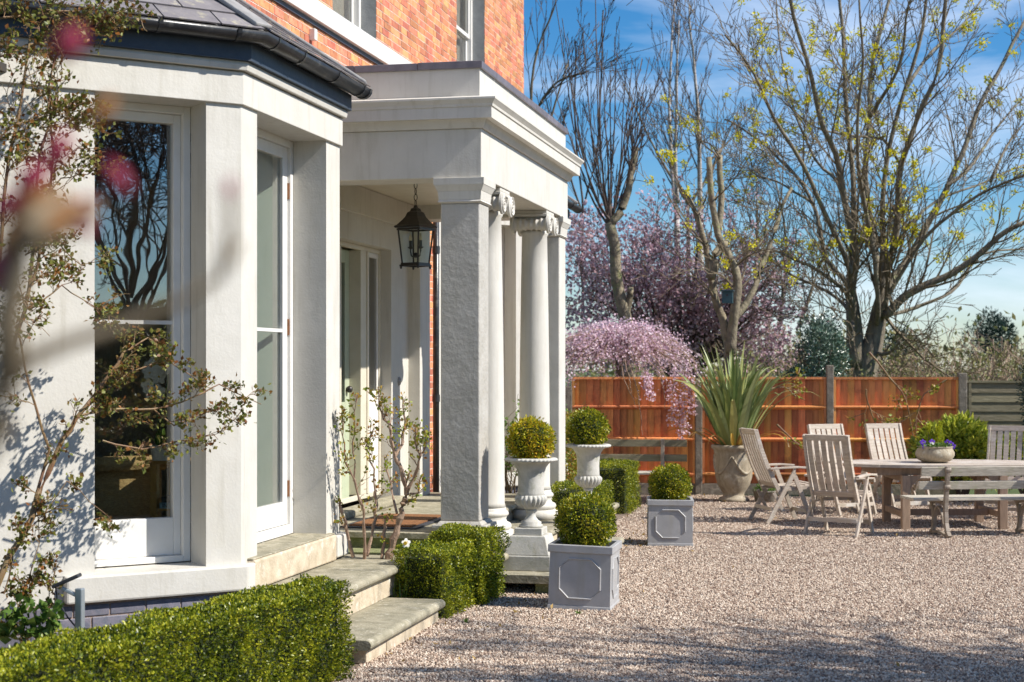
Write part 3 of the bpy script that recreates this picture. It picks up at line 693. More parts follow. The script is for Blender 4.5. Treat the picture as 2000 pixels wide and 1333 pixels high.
def baystep(dy, lab_, full):
    r_ = empty('garden_steps', (-3.4, 10.7+dy, 0), lab_, 'steps', 'stone steps up to the bay doors')
    slab(-3.95, -3.36, 9.7+dy, 12.0+dy, .378, .065, parent=r_)
    slab(-3.45, -2.975, 9.5+dy, 11.3+dy, .155, .068, parent=r_)
    for (x, y0, y1, z0, z1, n_) in ((-3.415, 9.75, 11.93, .156, .312, 5), (-3.02, 9.55, 11.26, 0, .086, 4)):
        for i in range(n_):
            ya, yb = y0+(y1-y0)*i/n_+dy, y0+(y1-y0)*(i+1)/n_+dy
            MB().box((x-.4, ya+.002, z0), (x+rnd(-.003, .003), yb-.002, z1)).build('riser_stone', riser, r_, bevel=.005)
    MB().box((-3.9, 9.75+dy, 0), (-3.82, 11.95+dy, .311)).build('step_base', moss, r_)
baystep(0, 'pair of stone steps up to the French doors between box hedges', True)
baystep(8.45, 'stone steps beyond the portico in front of the far bay', False)

# ---- portico
PX, PY0, PY1 = -3.10, 12.93, 16.88
ppath = [(FX, PY0), (PX, PY0), (PX, PY1), (FX, PY1)]
MB().sweep(ppath, [(-.36, 3.41), (0, 3.41), (0, 3.815), (-.36, 3.815)]).build('entablature', stucco, house, bevel=.006)
MB().sweep(ppath, [(-.3, 3.816), (.02, 3.816), (.03, 3.835), (.04, 3.86), (.055, 3.885), (.112, 3.885), (.112, 3.975), (.122, 3.98), (.125, 4.0), (.14, 4.02), (.152, 4.035), (.152, 4.05), (0, 4.085), (-.3, 4.085)]).build('portico_cornice', stucco, house)
MB().sweep(ppath, [(-.25, 4.086), (-.02, 4.086), (-.02, 4.315), (-.25, 4.315)]).build('parapet', stucco, house)
for i, (pa, n_) in enumerate((((FX, PY0), 3), ((PX, PY0), 7), ((PX, PY1), 3))):
    pb = ppath[i+1]; pa = Vector(ppath[i]); pb = Vector(pb); d = (pb-pa).normalized(); L = (pb-pa).length; nn = Vector((d.y, -d.x))
    s0 = 0 if i == 0 else -.0; 
    for k in range(n_):
        a0, a1 = L*k/n_, L*(k+1)/n_
        e0 = .008 if (k == 0 and i) else 0; e1 = .008 if k == n_-1 and i < 2 else 0
        sp = [pa+d*(a0+.002), pa+d*(a1-.002)]
        # mitre at corners by skewing the inner edge
        mb = MB(); top = 4.375+rnd(-.002, .002); bz = 4.3155
        o0 = -.26 if (k == 0 and i) else 0; o1 = .26 if (k == n_-1 and i < 2) else 0
        q = [sp[0]+nn*.004+(-d*.0 if not (k == 0 and i) else -d*.004), sp[1]+nn*.004+(d*.004 if (k == n_-1 and i < 2) else d*0), sp[1]-nn*.256-(d*.26 if (k == n_-1 and i < 2) else d*0), sp[0]-nn*.256+(d*.26 if (k == 0 and i) else d*0)]
        mb.prism([(p.x, p.y, bz) for p in q], (0, 0, top-bz)); mb.build('coping_tile', coping_m, house, bevel=.004)
MB().box((FX, PY0+.25, 4.1), (PX-.25, PY1-.25, 4.14)).build('portico_roof', lead, house)
MB().box((FX+.001, PY0+.359, 3.56), (PX-.361, PY1-.359, 3.6)).build('porch_ceiling', cream, house)
MB().box((FX, 12.92, 3.4), (FX+.04, 17, 3.41)).build('ceiling_bead', cream, house)
MB().box((FX+.001, PY0+.361, 3.30), (FX+.06, PY1-.361, 3.555)).build('wall_beam', stucco, house)

def pillar(y0, y1, front):
    x1 = PX-.02; x0 = x1-.335; cx, cy = (x0+x1)/2, (y0+y1)/2; wy = (y1-y0)
    p = MB().box((x0, y0, .56), (x1, y1, 3.2)).build('pillar', stucco_rough if front else stucco, house, bevel=.012)
    cap = MB()
    for (e, za, zb, e2) in ((.0, 3.2, 3.212, .022), (.022, 3.2121, 3.228, .012), (.012, 3.2281, 3.30, .020), (.020, 3.3001, 3.35, .045), (.048, 3.3501, 3.409, .050)):
        b = len(cap.v)
        for z, ee in ((za, e), (zb, e2)): cap.v += [(x0-ee, y0-ee, z), (x1+ee, y0-ee, z), (x1+ee, y1+ee, z), (x0-ee, y1+ee, z)]
        cap.f += [(b,b+3,b+2,b+1),(b+4,b+5,b+6,b+7),(b,b+1,b+5,b+4),(b+1,b+2,b+6,b+5),(b+2,b+3,b+7,b+6),(b+3,b,b+4,b+7)]
    cap.build('pillar_capital', stucco, p, bevel=.003)
    bs = MB()
    bs.box((x0-.045, y0-.045, .3005), (x1+.045, y1+.045, .50))
    b = len(bs.v)
    for z, ee in ((.5001, .06), (.53, .06)): bs.v += [(x0-ee, y0-ee, z), (x1+ee, y0-ee, z), (x1+ee, y1+ee, z), (x0-ee, y1+ee, z)]
    bs.f += [(b,b+3,b+2,b+1),(b+4,b+5,b+6,b+7),(b,b+1,b+5,b+4),(b+1,b+2,b+6,b+5),(b+2,b+3,b+7,b+6),(b+3,b,b+4,b+7)]
    b = len(bs.v)
    for z, ee in ((.5301, .03), (.56, .004)): bs.v += [(x0-ee, y0-ee, z), (x1+ee, y0-ee, z), (x1+ee, y1+ee, z), (x0-ee, y1+ee, z)]
    bs.f += [(b,b+3,b+2,b+1),(b+4,b+5,b+6,b+7),(b,b+1,b+5,b+4),(b+1,b+2,b+6,b+5),(b+2,b+3,b+7,b+6),(b+3,b,b+4,b+7)]
    bs.build('pillar_base', stucco_rough if front else stucco, p, bevel=.006)
pillar(12.95, 13.285, True); pillar(16.52, 16.86, False)
def column(cy):
    cx = -3.275; r0, r1 = .158, .128
    pr = [(r0+.012, .60), (r0, .64)] + [(r0-(r0-r1)*(i/8)**1.6, .64+(3.16-.64)*i/8) for i in range(1, 9)] + [(r1+.012, 3.175), (r1+.014, 3.2), (r1, 3.215)]
    c = MB().lathe(pr, (cx, cy, 0), 36).build('column', stucco, house, smooth=True)
    bp = [(.235, .3005), (.237, .40), (.205, .402)] + [(.185+.035*math.cos(R(t)), .435+.033*math.sin(R(t))) for t in range(-80, 81, 20)] + [(.178, .475), (.170, .50), (.178, .515)] + [(.168+.026*math.cos(R(t)), .545+.026*math.sin(R(t))) for t in range(-70, 81, 25)] + [(.172, .575), (.168, .60)]
    bb = MB().lathe(bp, (cx, cy, 0), 36).build('column_base', stucco, c, smooth=True)
    for pol in bb.data.polygons: pol.use_smooth = True
    # Ionic capital: fluted bolsters run along X, volutes show to the drive
    for sy in (-1, 1):
        n_ = 40; vc = (cx, cy+sy*.165, 3.268)
        fl = [(.078*(1+.0*0) - .012*abs(math.sin(PI*6*i/36)) - .016*math.sin(PI*i/36), -.165+.33*i/36) for i in range(37)]
        MB().lathe(fl, vc, 20, axis='X').build('bolster', stucco, c, smooth=True)
        for sx in (-1, 1):
            vo = MB(); fx = cx+sx*.165
            vo.lathe([(.092, 0), (.092, sx*.022), (.08, sx*.028)], (fx, vc[1], vc[2]), 28, axis='X')
            sp = []
            for k in range(46):
                a_ = k/45*2.4*2*PI; rr = .084*(1-.80*k/45); sp.append((fx+sx*.03, vc[1]-sy*rr*math.sin(a_+PI), vc[2]+rr*math.cos(a_)))
            vo.tube(sp, [.0095*(1-.5*k/45) for k in range(46)], 6)
            vo.ball((fx+sx*.03, vc[1], vc[2]), .014, 8, 5)
            vo.build('volute', stucco, c, smooth=False)
    eg = MB()
    for k in range(14):
        a_ = 2*PI*k/14; eg.ball((cx+.138*math.cos(a_), cy+.138*math.sin(a_), 3.245), .022, 8, 5, (1, 1, 1.2))
    eg.build('egg_moulding', stucco, c, smooth=True)
    MB().box((cx-.155, cy-.16, 3.27), (cx+.155, cy+.16, 3.345)).box((cx-.17, cy-.20, 3.3455), (cx+.17, cy+.20, 3.375)).box((cx-.165, cy-.19, 3.3755), (cx+.165, cy+.19, 3.4085)).build('abacus', stucco, c, bevel=.006)
column(13.87); column(15.97)

# ---- porch lantern
L0 = Vector((-4.08, 14.4, 2.74))
lan = empty('porch_lantern', L0, 'dark metal square lantern with two candle bulbs hanging in the portico', 'lantern')
lr = R(-20)
def rp(x, y, z):
    x *= .82; y *= .82; z = z*.9+.03
    return (L0.x+x*math.cos(lr)-y*math.sin(lr), L0.y+x*math.sin(lr)+y*math.cos(lr), L0.z+z)
def sqring(mb, w_, z): mb.v += [rp(-w_, -w_, z), rp(w_, -w_, z), rp(w_, w_, z), rp(-w_, w_, z)]
rf = MB(); prof = [(.168, .40), (.178, .415), (.155, .43), (.115, .475), (.085, .515), (.068, .56), (.045, .575), (.038, .60), (.018, .61), (.012, .635)]
for w_, z in prof: sqring(rf, w_, z)
for i in range(len(prof)-1):
    for k in range(4): rf.f.append((i*4+k, i*4+(k+1) % 4, (i+1)*4+(k+1) % 4, (i+1)*4+k))
rf.f.append((3, 2, 1, 0)); rf.build('lantern_roof', copper, lan)
fr = MB(); wb_, wt_ = .108, .142
for a_, b_ in ((-1,-1),(1,-1),(1,1),(-1,1)): fr.bar(rp(a_*wb_, b_*wb_, .03), rp(a_*wt_, b_*wt_, .39), .014, .014)
for z, w_ in ((.03, wb_+.006), (.012, wb_+.016), (.385, wt_+.006)):
    for k in range(4):
        c_ = [(-1,-1),(1,-1),(1,1),(-1,1)]; p, q = c_[k], c_[(k+1) % 4]
        fr.bar(rp(p[0]*w_, p[1]*w_, z), rp(q[0]*w_, q[1]*w_, z), .02, .016)
for a_, b_ in ((-1,-1),(1,-1),(1,1),(-1,1)): fr.ball(rp(a_*.118, b_*.118, -.004), .012, 6, 5, (1, 1, 1.6))
fr.build('lantern_frame', copper, lan)
for k in range(4):
    c_ = [(-1,-1),(1,-1),(1,1),(-1,1)]; p, q = c_[k], c_[(k+1) % 4]
    m_ = MB(); m_.v += [rp(p[0]*wb_, p[1]*wb_, .035), rp(q[0]*wb_, q[1]*wb_, .035), rp(q[0]*wt_, q[1]*wt_, .38), rp(p[0]*wt_, p[1]*wt_, .38)]; m_.f.append((0, 1, 2, 3)); m_.build('lantern_pane', glass_l, lan)
ar = MB(); ar.ball(rp(0, 0, .12), .026)
for sx in (-1, 1):
    ar.tube([rp(0, 0, .12), rp(sx*.03, 0, .10), rp(sx*.06, 0, .115), rp(sx*.07, 0, .16), rp(sx*.07, 0, .19)], .007, 6)
    ar.lathe([(.03, 0), (.022, -.01), (.008, -.02)], rp(sx*.07, 0, .205), 12)
    ar.lathe([(.014, 0), (.014, .06)], rp(sx*.07, 0, .205), 10)
ar.build('candle_arm', copper, lan)
for sx in (-1, 1): MB().lathe([(.008, 0), (.017, .02), (.015, .04), (.004, .075)], rp(sx*.07, 0, .265), 10).build('candle_bulb', bulb_m, lan, smooth=True)
ch = MB()
for k in range(5):
    c0 = L0+Vector((0, 0, .62+k*.055))
    ring = [c0+Vector((.014*math.cos(a_)*(1 if k % 2 else .2), .014*math.cos(a_)*(.2 if k % 2 else 1), .032*math.sin(a_))) for a_ in [2*PI*j/10 for j in range(11)]]
    ch.tube(ring, .004, 5, False)
ch.build('lantern_chain', copper, lan)

# ================================================================== things on the porch steps and drive
def urn(loc, label, leaf, rb, ped=True):
    x, y, z = loc
    u_ = empty('stone_urn', loc, label, 'urn', 'classical urns on the porch steps', rz=0)
    if ped:
        p = MB().box((x-.205, y-.205, z), (x+.205, y+.205, z+.125)).build('pedestal', urnst, u_, bevel=.008)
        MB().frustum((x, y), .385, .30, z+.1255, z+.285).build('pedestal_block', urnst, u_, bevel=.008)
        MB().frustum((x, y), .235, .232, z+.2855, z+.345).build('plinth', urnst, u_, bevel=.006)
    b0 = z+.3455
    ft = [(.098, 0), (.10, .018), (.085, .026), (.088, .042), (.062, .058), (.042, .085), (.036, .115), (.046, .13), (.052, .142), (.04, .152)]
    MB().lathe([(r_, b0+q) for r_, q in ft], (x, y, 0), 32).build('urn_foot', urnst, u_, smooth=True)
    n_ = 20
    bw = [(.05, .150), (.085, .165), (.118, .19), (.136, .225), (.138, .245), (.125, .262), (.112, .27)]
    MB().lathe([(r_, b0+q) for r_, q in bw], (x, y, 0), n_*8, mod=lambda i, a_: 1-(.11*(1-abs(math.sin(a_*n_/2))) if 0 < i < 6 else 0)).build('gadroon_bowl', urnst, u_, smooth=True)
    bd = [(.105, .262), (.112, .275), (.110, .29), (.108, .35), (.109, .41), (.115, .46), (.128, .50), (.15, .53), (.17, .545), (.185, .548)]
    MB().lathe([(r_, b0+q) for r_, q in bd], (x, y, 0), 40).build('urn_body', urnst, u_, smooth=True)
    rm = [(.17, .545), (.20, .548), (.218, .555), (.222, .567), (.21, .578), (.19, .582), (.165, .575), (.16, .54)]
    MB().lathe([(r_, b0+q) for r_, q in rm], (x, y, 0), 144, mod=lambda i, a_: 1+(.022*math.sin(a_*36) if 1 < i < 6 else 0)).build('urn_rim', urnst, u_, smooth=True)
    MB().lathe([(.001, b0+.55), (.165, b0+.55)], (x, y, 0), 20, cap=False).build('soil', soil, u_)
    t = empty('box_ball', (x, y, b0+.56), 'clipped box ball ' + ('with amber new growth in the nearer urn' if leaf is amber_leaf else 'of yellowish green leaves in the farther urn'), 'topiary', 'clipped box balls')
    topiary((x, y, b0+.56+rb*.85), rb, leaf, t, .020, 5200)
    return u_
def topiary(c, r, leaf, parent, size, n):
    c = np.array(c)
    d = np.random.normal(0, 1, (n, 3)); d /= np.linalg.norm(d, axis=1)[:, None]
    lump = 1+.05*np.sin(d[:, 0]*7+c[0]*9)*np.cos(d[:, 1]*6)+.045*np.sin(d[:, 2]*9+c[1]+d[:, 0]*5)+.03*np.sin(d[:, 1]*15+d[:, 2]*11)
    rad = r*lump*np.random.uniform(.80, 1.0, n)
    P = c + d*rad[:, None]*np.array([1, 1, .97]); 
    leaves('foliage', P, d, size, leaf, parent, aspect=.62, tilt=.75, kind='stuff')
    # stray shoots
    m_ = n//18; d2 = d[:m_]; leaves('shoots', c+d2*(r*1.01), d2, size*1.3, leaf, parent, aspect=.5, tilt=.4, kind='stuff')
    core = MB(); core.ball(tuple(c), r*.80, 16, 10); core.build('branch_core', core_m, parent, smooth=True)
    st = MB().tube([(c[0], c[1], c[2]-r*1.15), (c[0], c[1], c[2]-r*.6)], .012, 6); st.build('stem', twig_m, parent)

urn((-2.735, 13.19, .1555), 'pale stone urn on stepped pedestal beside the hedge, nearer of the two', amber_leaf, .195)
urn((-2.66, 15.6, .1555), 'pale stone urn half hidden behind the box ball, farther of the two', box_leaf, .20)

def planter(loc, sx, hh, rz, label, ry, bc, br, blabel):
    o = empty('square_planter', loc, label, 'planter', 'grey panelled planters with box balls', rz=rz)
    o.rotation_euler = (0, ry, rz); ROOT[o] = Vector((0, 0, 0)); h = sx/2
    b = MB().frustum((0, 0), sx*1.0, sx*.985, .03, hh-.06); b.f.pop(1)
    body = b.build('planter_body', box_m, o, local=True); 
    MB().frustum((0, 0), sx*1.035, sx*1.02, 0, .03).build('base_rim', box_m, o, local=True, bevel=.004)
    rmb = MB()
    for (x0, x1, y0, y1) in ((-h*1.05, h*1.05, -h*1.05, -h*.90), (-h*1.05, h*1.05, h*.90, h*1.05), (-h*1.05, -h*.90, -h*.90, h*.90), (h*.90, h*1.05, -h*.90, h*.90)): rmb.box((x0, y0, hh-.06), (x1, y1, hh))
    rmb.build('top_rim', box_m, o, local=True, bevel=.006)
    ins = MB()
    ins.box((-h*.92, -h*.92, hh-.10), (h*.92, h*.92, hh-.07)); ins.build('potting_soil', soil, o, local=True)
    for k in range(4):
        M = Matrix.Rotation(k*PI/2, 4, 'Z'); c = h*.30; a_ = h*.66; z0, z1 = .085, hh-.105
        pts = [(-a_+c, z0), (a_-c, z0), (a_, z0+c), (a_, z1-c), (a_-c, z1), (-a_+c, z1), (-a_, z1-c), (-a_, z0+c)]
        mo = MB(); y = -h*1.0
        P = [M @ Vector((p[0], y+.000, p[1])) for p in pts]
        mo.tube(P+[P[0]], .0085, 6, False); mo.build('panel_moulding', box_m, o, local=True)
    t = empty('box_ball', (loc[0]+bc[0], loc[1]+bc[1], loc[2]+hh-.03), blabel, 'topiary', 'clipped box balls')
    topiary((loc[0]+bc[0], loc[1]+bc[1], loc[2]+hh-.05+br*.88), br, box_leaf, t, .019, 8000)
p1 = cw(.555, 12.42)
planter((p1.x, p1.y, 0), .475, .49, A-R(12), 'grey square planter with octagonal panels, nearer one beside the urn', R(1.6), (0.01, .02), .228, 'round clipped box ball in the nearer grey planter')
p2 = cw(1.64, 16.72)
planter((p2.x, p2.y, 0), .455, .475, A-R(4), 'grey square planter with octagonal panels standing alone on the gravel', R(.3), (0, 0), .215, 'round clipped box ball in the planter standing alone on gravel')

# ---- hedges
def hedge(poly, h, label, dens=5200, leaf=hedge_leaf, h2=None):
    """poly: 2-D footprint, clockwise or not; upright faces and top scattered with leaves"""
    P2 = [Vector(p) for p in poly]; c = sum(P2, Vector((0, 0)))/len(P2)
    o = empty('box_hedge', (c.x, c.y, 0), label, 'hedge', 'low box hedges in front of the house')
    Ps, Ns = [], []
    def hz(x, y): return h + .012*math.sin(x*7+y*5) + .01*math.sin(x*17-y*13)
    for i in range(len(P2)):
        p, q = P2[i], P2[(i+1) % len(P2)]; L = (q-p).length; n2 = Vector(((q-p).y, -(q-p).x)).normalized()
        if n2.dot((p+q)/2-c) < 0: n2 = -n2
        n_ = int(L*h*dens*2.5); a_ = np.random.rand(n_); z = np.random.rand(n_)*h
        dd = -np.abs(np.random.normal(0, .038, n_)) + .024*np.sin(a_*L*9+i)*np.sin(z*11) + .016*np.sin(a_*L*23+z*17) + .010*np.sin(a_*L*51+z*39)
        rnd_ = np.clip((z-h+.06)/.06, 0, 1); dd -= .035*rnd_**2
        X = p.x+(q.x-p.x)*a_+n2.x*dd; Y = p.y+(q.y-p.y)*a_+n2.y*dd
        Ps.append(np.stack([X, Y, z], 1)); Ns.append(np.tile([n2.x, n2.y, .35], (n_, 1)))
    xs = [p.x for p in P2]; ys = [p.y for p in P2]
    area = (max(xs)-min(xs))*(max(ys)-min(ys)); n_ = int(area*dens*2.3)
    X = np.random.uniform(min(xs), max(xs), n_); Y = np.random.uniform(min(ys), max(ys), n_)
    ok = np.ones(n_, bool); sgn = 0
    ar = sum(P2[i].x*P2[(i+1) % len(P2)].y-P2[(i+1) % len(P2)].x*P2[i].y for i in range(len(P2)))
    for i in range(len(P2)):
        p, q = P2[i], P2[(i+1) % len(P2)]; cr_ = (q.x-p.x)*(Y-p.y)-(q.y-p.y)*(X-p.x)
        ok &= (cr_*np.sign(ar) > 0)
    X, Y = X[ok], Y[ok]
    Z = h + .014*np.sin(X*9+Y*6) + .012*np.sin(X*21-Y*15) - np.abs(np.random.normal(0, .018, len(X)))
    Ps.append(np.stack([X, Y, Z], 1)); Ns.append(np.tile([0, 0, 1.], (len(X), 1)))
    leaves('foliage', np.concatenate(Ps), np.concatenate(Ns), .0175 if dens > 1000 else .06, leaf, o, aspect=.62, tilt=.7, kind='stuff')
    inn = []
    for i in range(len(P2)):
        a_, b_, e_ = P2[i-1], P2[i], P2[(i+1) % len(P2)]; n1 = Vector((-(b_-a_).y, (b_-a_).x)).normalized(); n2 = Vector((-(e_-b_).y, (e_-b_).x)).normalized()
        if ar < 0: n1 = -n1; n2 = -n2
        inn.append(b_+(n1+n2)/(1+n1.dot(n2))*.075)
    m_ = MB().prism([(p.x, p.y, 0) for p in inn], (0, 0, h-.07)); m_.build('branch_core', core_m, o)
    return o
a0 = Vector((-2.97, 9.1)); dA = Vector((-.33, -2.36)).normalized(); nA = Vector((-dA.y, dA.x))
nA = nA if nA.x < 0 else -nA
dA = Vector((-.20, -1)).normalized()
nA = Vector((-.98, .2))
hedge([a0, a0+dA*3.4, a0+dA*3.4+nA*.42, a0+nA*.40+Vector((0, .22))], .55, 'long clipped box hedge below the near bay window', 6500)
hedge([(-2.98, 11.35), (-2.90, 12.42), (-3.36, 12.50), (-3.40, 11.42)], .49, 'lower half of the box hedge beside the rose shrub', 6000)
hedge([(-2.88, 12.05), (-2.83, 12.62), (-3.28, 12.68), (-3.32, 12.1)], .555, 'taller block of box hedge touching the porch steps', 6000)
hedge([(-2.60, 16.1), (-2.62, 16.95), (-3.15, 16.95), (-3.15, 16.1)], .62, 'low box hedge behind the farther urn', 4200)
hedge([(-2.87, 19.9), (-2.89, 20.9), (-3.6, 20.9), (-3.6, 19.9)], .61, 'farthest box hedge beyond the low stone steps', 3600)

# ---- security lamp on an aluminium stake
lp = fA1.p(-1.06, .36, 0); 
L1 = Vector((lp[0], lp[1], 0))
L1 = at(156, 1240, 9.15); L1.z = 0
gl_ = empty('garden_lamp', L1, 'small black solar lamp head on a silver aluminium stake by the sill', 'lamp')
MB().box((L1.x-.022, L1.y-.022, 0), (L1.x+.022, L1.y+.022, .585)).build('stake', alu, gl_, bevel=.006)
MB().box((L1.x-.027, L1.y-.027, .29), (L1.x+.027, L1.y+.027, .345)).build('tape', rubber, gl_)
dr_ = Vector((-.95, -.2, 0)).normalized()
MB().bar(L1+Vector((0, 0, .545))+dr_*.02, L1+Vector((0, 0, .585))+dr_*.10, .03, .02).build('lamp_arm', alu, gl_, bevel=.004)
MB().bar(L1+Vector((0, 0, .66))+dr_*.0, L1+Vector((0, 0, .595))+dr_*.15, .085, .022).build('lamp_head', blackp, gl_, bevel=.006)
MB().tube([L1+Vector((0, 0, .36))+dr_*.02, L1+Vector((0, 0, .42))+dr_*.07, L1+Vector((0, 0, .52))+dr_*.13, L1+Vector((0, 0, .60))+dr_*.14], .005, 5).build('lamp_cable', rubber, gl_)

# ================================================================== fence
F0 = cw(2.68, 23.1); FD = Vector((math.cos(R(9)), math.sin(R(9)), 0)); FN = Vector((FD.y, -FD.x, 0))     # FN faces the camera
PS = 1.865
fence = empty('garden_fence', (F0.x, F0.y, 0), 'orange brown close board fence with concrete posts along the gravel', 'fence')
FM = Matrix.Translation(F0) @ Matrix(((FD.x, FN.x, 0, 0), (FD.y, FN.y, 0, 0), (0, 0, 1, 0), (0, 0, 0, 1)))   # local: x along, y towards camera
FM4 = FM
board_me = {}
for i in range(-3, 3):
    x0 = i*PS
    if i == 2:
        continue
    MB().box((x0-.05, -.05, 0), (x0+.05, .05, [1.55, 1.55, 1.55, 1.36, 1.86, 1.80][i+3]), FM4).build('concrete_post', conc, fence, bevel=.01)
    MB().box((x0+.052, -.02, 0), (x0+PS-.052, .02, .16), FM4).build('gravel_board', conc, fence, bevel=.005)
    n_ = 18; bw_ = (PS-.11)/n_
    for k in range(n_):
        xa = x0+.055+k*bw_; e = rnd(-.002, .002); zt = 1.655+rnd(-.002, .002)
        mb = MB()
        # feather edge board: thick on one side, lapping the next
        mb.prism([tuple(FM4 @ Vector(p)) for p in [(xa-.012, -.030+e, .162), (xa+bw_, -.010+e, .162), (xa+bw_, -.001+e, .162), (xa-.012, -.026+e, .162)]], (0, 0, zt-.162))
        mb.build('fence_board', fence_m, fence)
    for z in (.30, .80, 1.26):
        mb = MB(); mb.prism([tuple(FM4 @ Vector(p)) for p in [(x0+.053, .0, z-.035), (x0+.053, .045, z-.008), (x0+.053, .045, z+.008), (x0+.053, .0, z+.022)]], FD*(PS-.106)); mb.build('fence_rail', fence_m, fence)
    MB().box((x0+.053, -.04, 1.658), (x0+PS-.053, .035, 1.69), FM4).build('fence_capping', fence_m, fence)
    for xx in (x0+.053, x0+PS-.085): MB().box((xx, .001, .165), (xx+.032, .034, 1.655), FM4).build('fence_stile', fence_m, fence)
x0 = 2*PS
lap = empty('lap_fence', FM4 @ Vector((x0+1, 0, 0)), 'weathered grey brown lap fence at the end of the orange fence', 'fence')
MB().box((x0-.06, -.06, 0), (x0+.06, .06, 1.75), FM4).build('concrete_post', conc, lap, bevel=.01)
for j in range(3):
    xa = x0+.062+j*PS
    for k in range(11):
        z0 = .12+k*.135; mb = MB(); mb.prism([tuple(FM4 @ Vector(p)) for p in [(xa, .012, z0), (xa, .022, z0), (xa, .006, z0+.148), (xa, -.004, z0+.148)]], FD*(PS-.12)); mb.build('lap_board', lap_m, lap)
    MB().box((xa, -.01, 1.61), (xa+PS-.12, .035, 1.64), FM4).build('fence_capping', lap_m, lap)
    MB().box((xa+PS-.118, -.06, 0), (xa+PS, .06, 1.72), FM4).build('concrete_post', conc, lap)
    MB().box((xa+.02, .0235, .1), (xa+.06, .045, 1.60), FM4).build('fence_stile', lap_m, lap)

# ================================================================== furniture
def copy_tree(o, parent=None):
    c = o.copy(); COL.objects.link(c)
    if parent is not None: c.parent = parent
    for ch in o.children: copy_tree(ch, c)
    return c
def make_chair():
    o = empty('garden_chair', (0, 0, 0), '', 'chair', 'folding teak chairs round the garden table')
    bx = .255
    def bpt(t):  # back line from seat hinge up; t 0..1
        return Vector((0, -.13-.30*t-.03*math.sin(PI*t), .36+.74*t))
    for s_ in (-1, 1):
        mb = MB(); P = [bpt(t)+Vector((s_*bx*(1-.03*t), 0, 0)) for t in (-.05, .2, .45, .7, 1.0)]
        for i in range(4): mb.bar(P[i], P[i+1]+(P[i+1]-P[i])*.01, .028, .05)
        mb.build('back_stile', teak, o, local=True, bevel=.003)
        # crossed legs meeting under the arm
        ap = Vector((s_*.295, .03, .60))
        MB().bar(ap, (s_*.295, -.30, 0), .026, .05).build('rear_leg', teak, o, local=True, bevel=.003)
        MB().bar(ap+Vector((s_*-.028, .0, 0)), (s_*.267, .27, 0), .026, .05).build('front_leg', teak, o, local=True, bevel=.003)
        ar_ = MB(); A_ = [(-.27, .645), (-.1, .655), (.08, .66), (.26, .648)]
        for i in range(3): ar_.bar((s_*.295, A_[i][0], A_[i][1]), (s_*.295, A_[i+1][0]+.004, A_[i+1][1]), .055 if i else .045, .022, w1=.055 if i < 2 else .06)
        ar_.bar((s_*.295, .02, .59), (s_*.295, .04, .655), .03, .03)
        ar_.build('armrest', teak, o, local=True, bevel=.004)
        MB().bar((s_*.24, -.17, .39), (s_*.24, .29, .425), .026, .045).build('seat_rail', teak, o, local=True, bevel=.003)
        MB().bar((s_*.268, -.21, .36), (s_*.282, -.10, .15), .018, .035).build('brace', teak, o, local=True)
    for t0, t1, th in ((.93, 1.0, .024), (.10, .16, .024)):
        mb = MB(); p, q = bpt(t0), bpt(t1); c = (p+q)/2
        mb.bar(c+Vector((-bx*.96, 0, 0)), c+Vector((bx*.96, 0, 0)), th, (q-p).length+.012, up=(q-p)); mb.build('back_rail', teak, o, local=True, bevel=.003)
    for k in range(6):
        x = -.198+k*.0792; mb = MB(); P = [bpt(t) for t in (.15, .42, .70, .935)]
        for i in range(3): mb.bar(P[i]+Vector((x, .004, 0)), P[i+1]+Vector((x, .004, 0)), .058, .012)
        mb.build('back_slat', teak, o, local=True)
    for k in range(7):
        y = -.145+k*.068; z = .418+.03*(k/6)-.012*math.sin(PI*k/6)
        MB().box((-.225, y, z), (.225, y+.056, z+.016)).build('seat_slat', teak, o, local=True, bevel=.002)
    MB().bar((-.26, .235, .13), (.26, .235, .13), .02, .045).build('stretcher', teak, o, local=True, bevel=.002)
    MB().bar((-.28, -.235, .17), (.28, -.235, .17), .02, .045).build('stretcher', teak, o, local=True, bevel=.002)
    return o
chair0 = make_chair()
def place(o, xc, zc, head, label):   # head: facing, in degrees to the right of straight away from the camera
    p = cw(xc, zc); o.location = (p.x, p.y, 0); o.rotation_euler = (0, 0, A - R(head)); o['label'] = label
chs = [chair0] + [copy_tree(chair0) for _ in range(4)]
place(chs[0], 3.62, 17.72, 33, 'folding teak chair in front with its brown shaded slatted back towards us')
place(chs[1], 3.22, 19.15, 78, 'folding teak chair seen side on beside the big plant pot')
place(chs[2], 4.17, 20.15, 156, 'folding teak chair behind the table, partly hidden by the chair in front')
place(chs[3], 4.93, 20.35, 160, 'folding teak chair with sunlit pale back behind the table next to the flower bowl')
place(chs[4], 6.0, 19.55, 205, 'folding teak chair with shaded purple grey back at the table end by the laurel')

# table
TC = cw(5.0, 18.65); TR = A+R(0)
tb = empty('garden_table', TC, 'oval weathered teak garden table on trestle legs', 'table', rz=TR); ROOT[tb] = Vector((0, 0, 0))
a_, b_ = 1.22, .60
for k in range(9):
    y0, y1 = -b_+k*(2*b_/9)+.003, -b_+(k+1)*(2*b_/9)-.003
    pts = []
    for y in np.linspace(y0, y1, 5): pts.append((a_*math.sqrt(max(0.0, 1-(abs(y)/b_)**2.6)), y))
    poly = [(x, y, .70) for x, y in pts] + [(-x, y, .70) for x, y in pts[::-1]]
    MB().prism(poly, (0, 0, .032)).build('table_plank', teak, tb, local=True)
apm = MB()
for sy in (-1, 1): apm.box((-.85, sy*.40-.012, .61), (.85, sy*.40+.012, .699))
for sx in (-1, 1): apm.box((sx*.85-.012, -.388, .61), (sx*.85+.012, .388, .699))
apm.build('apron', teakb, tb, local=True)
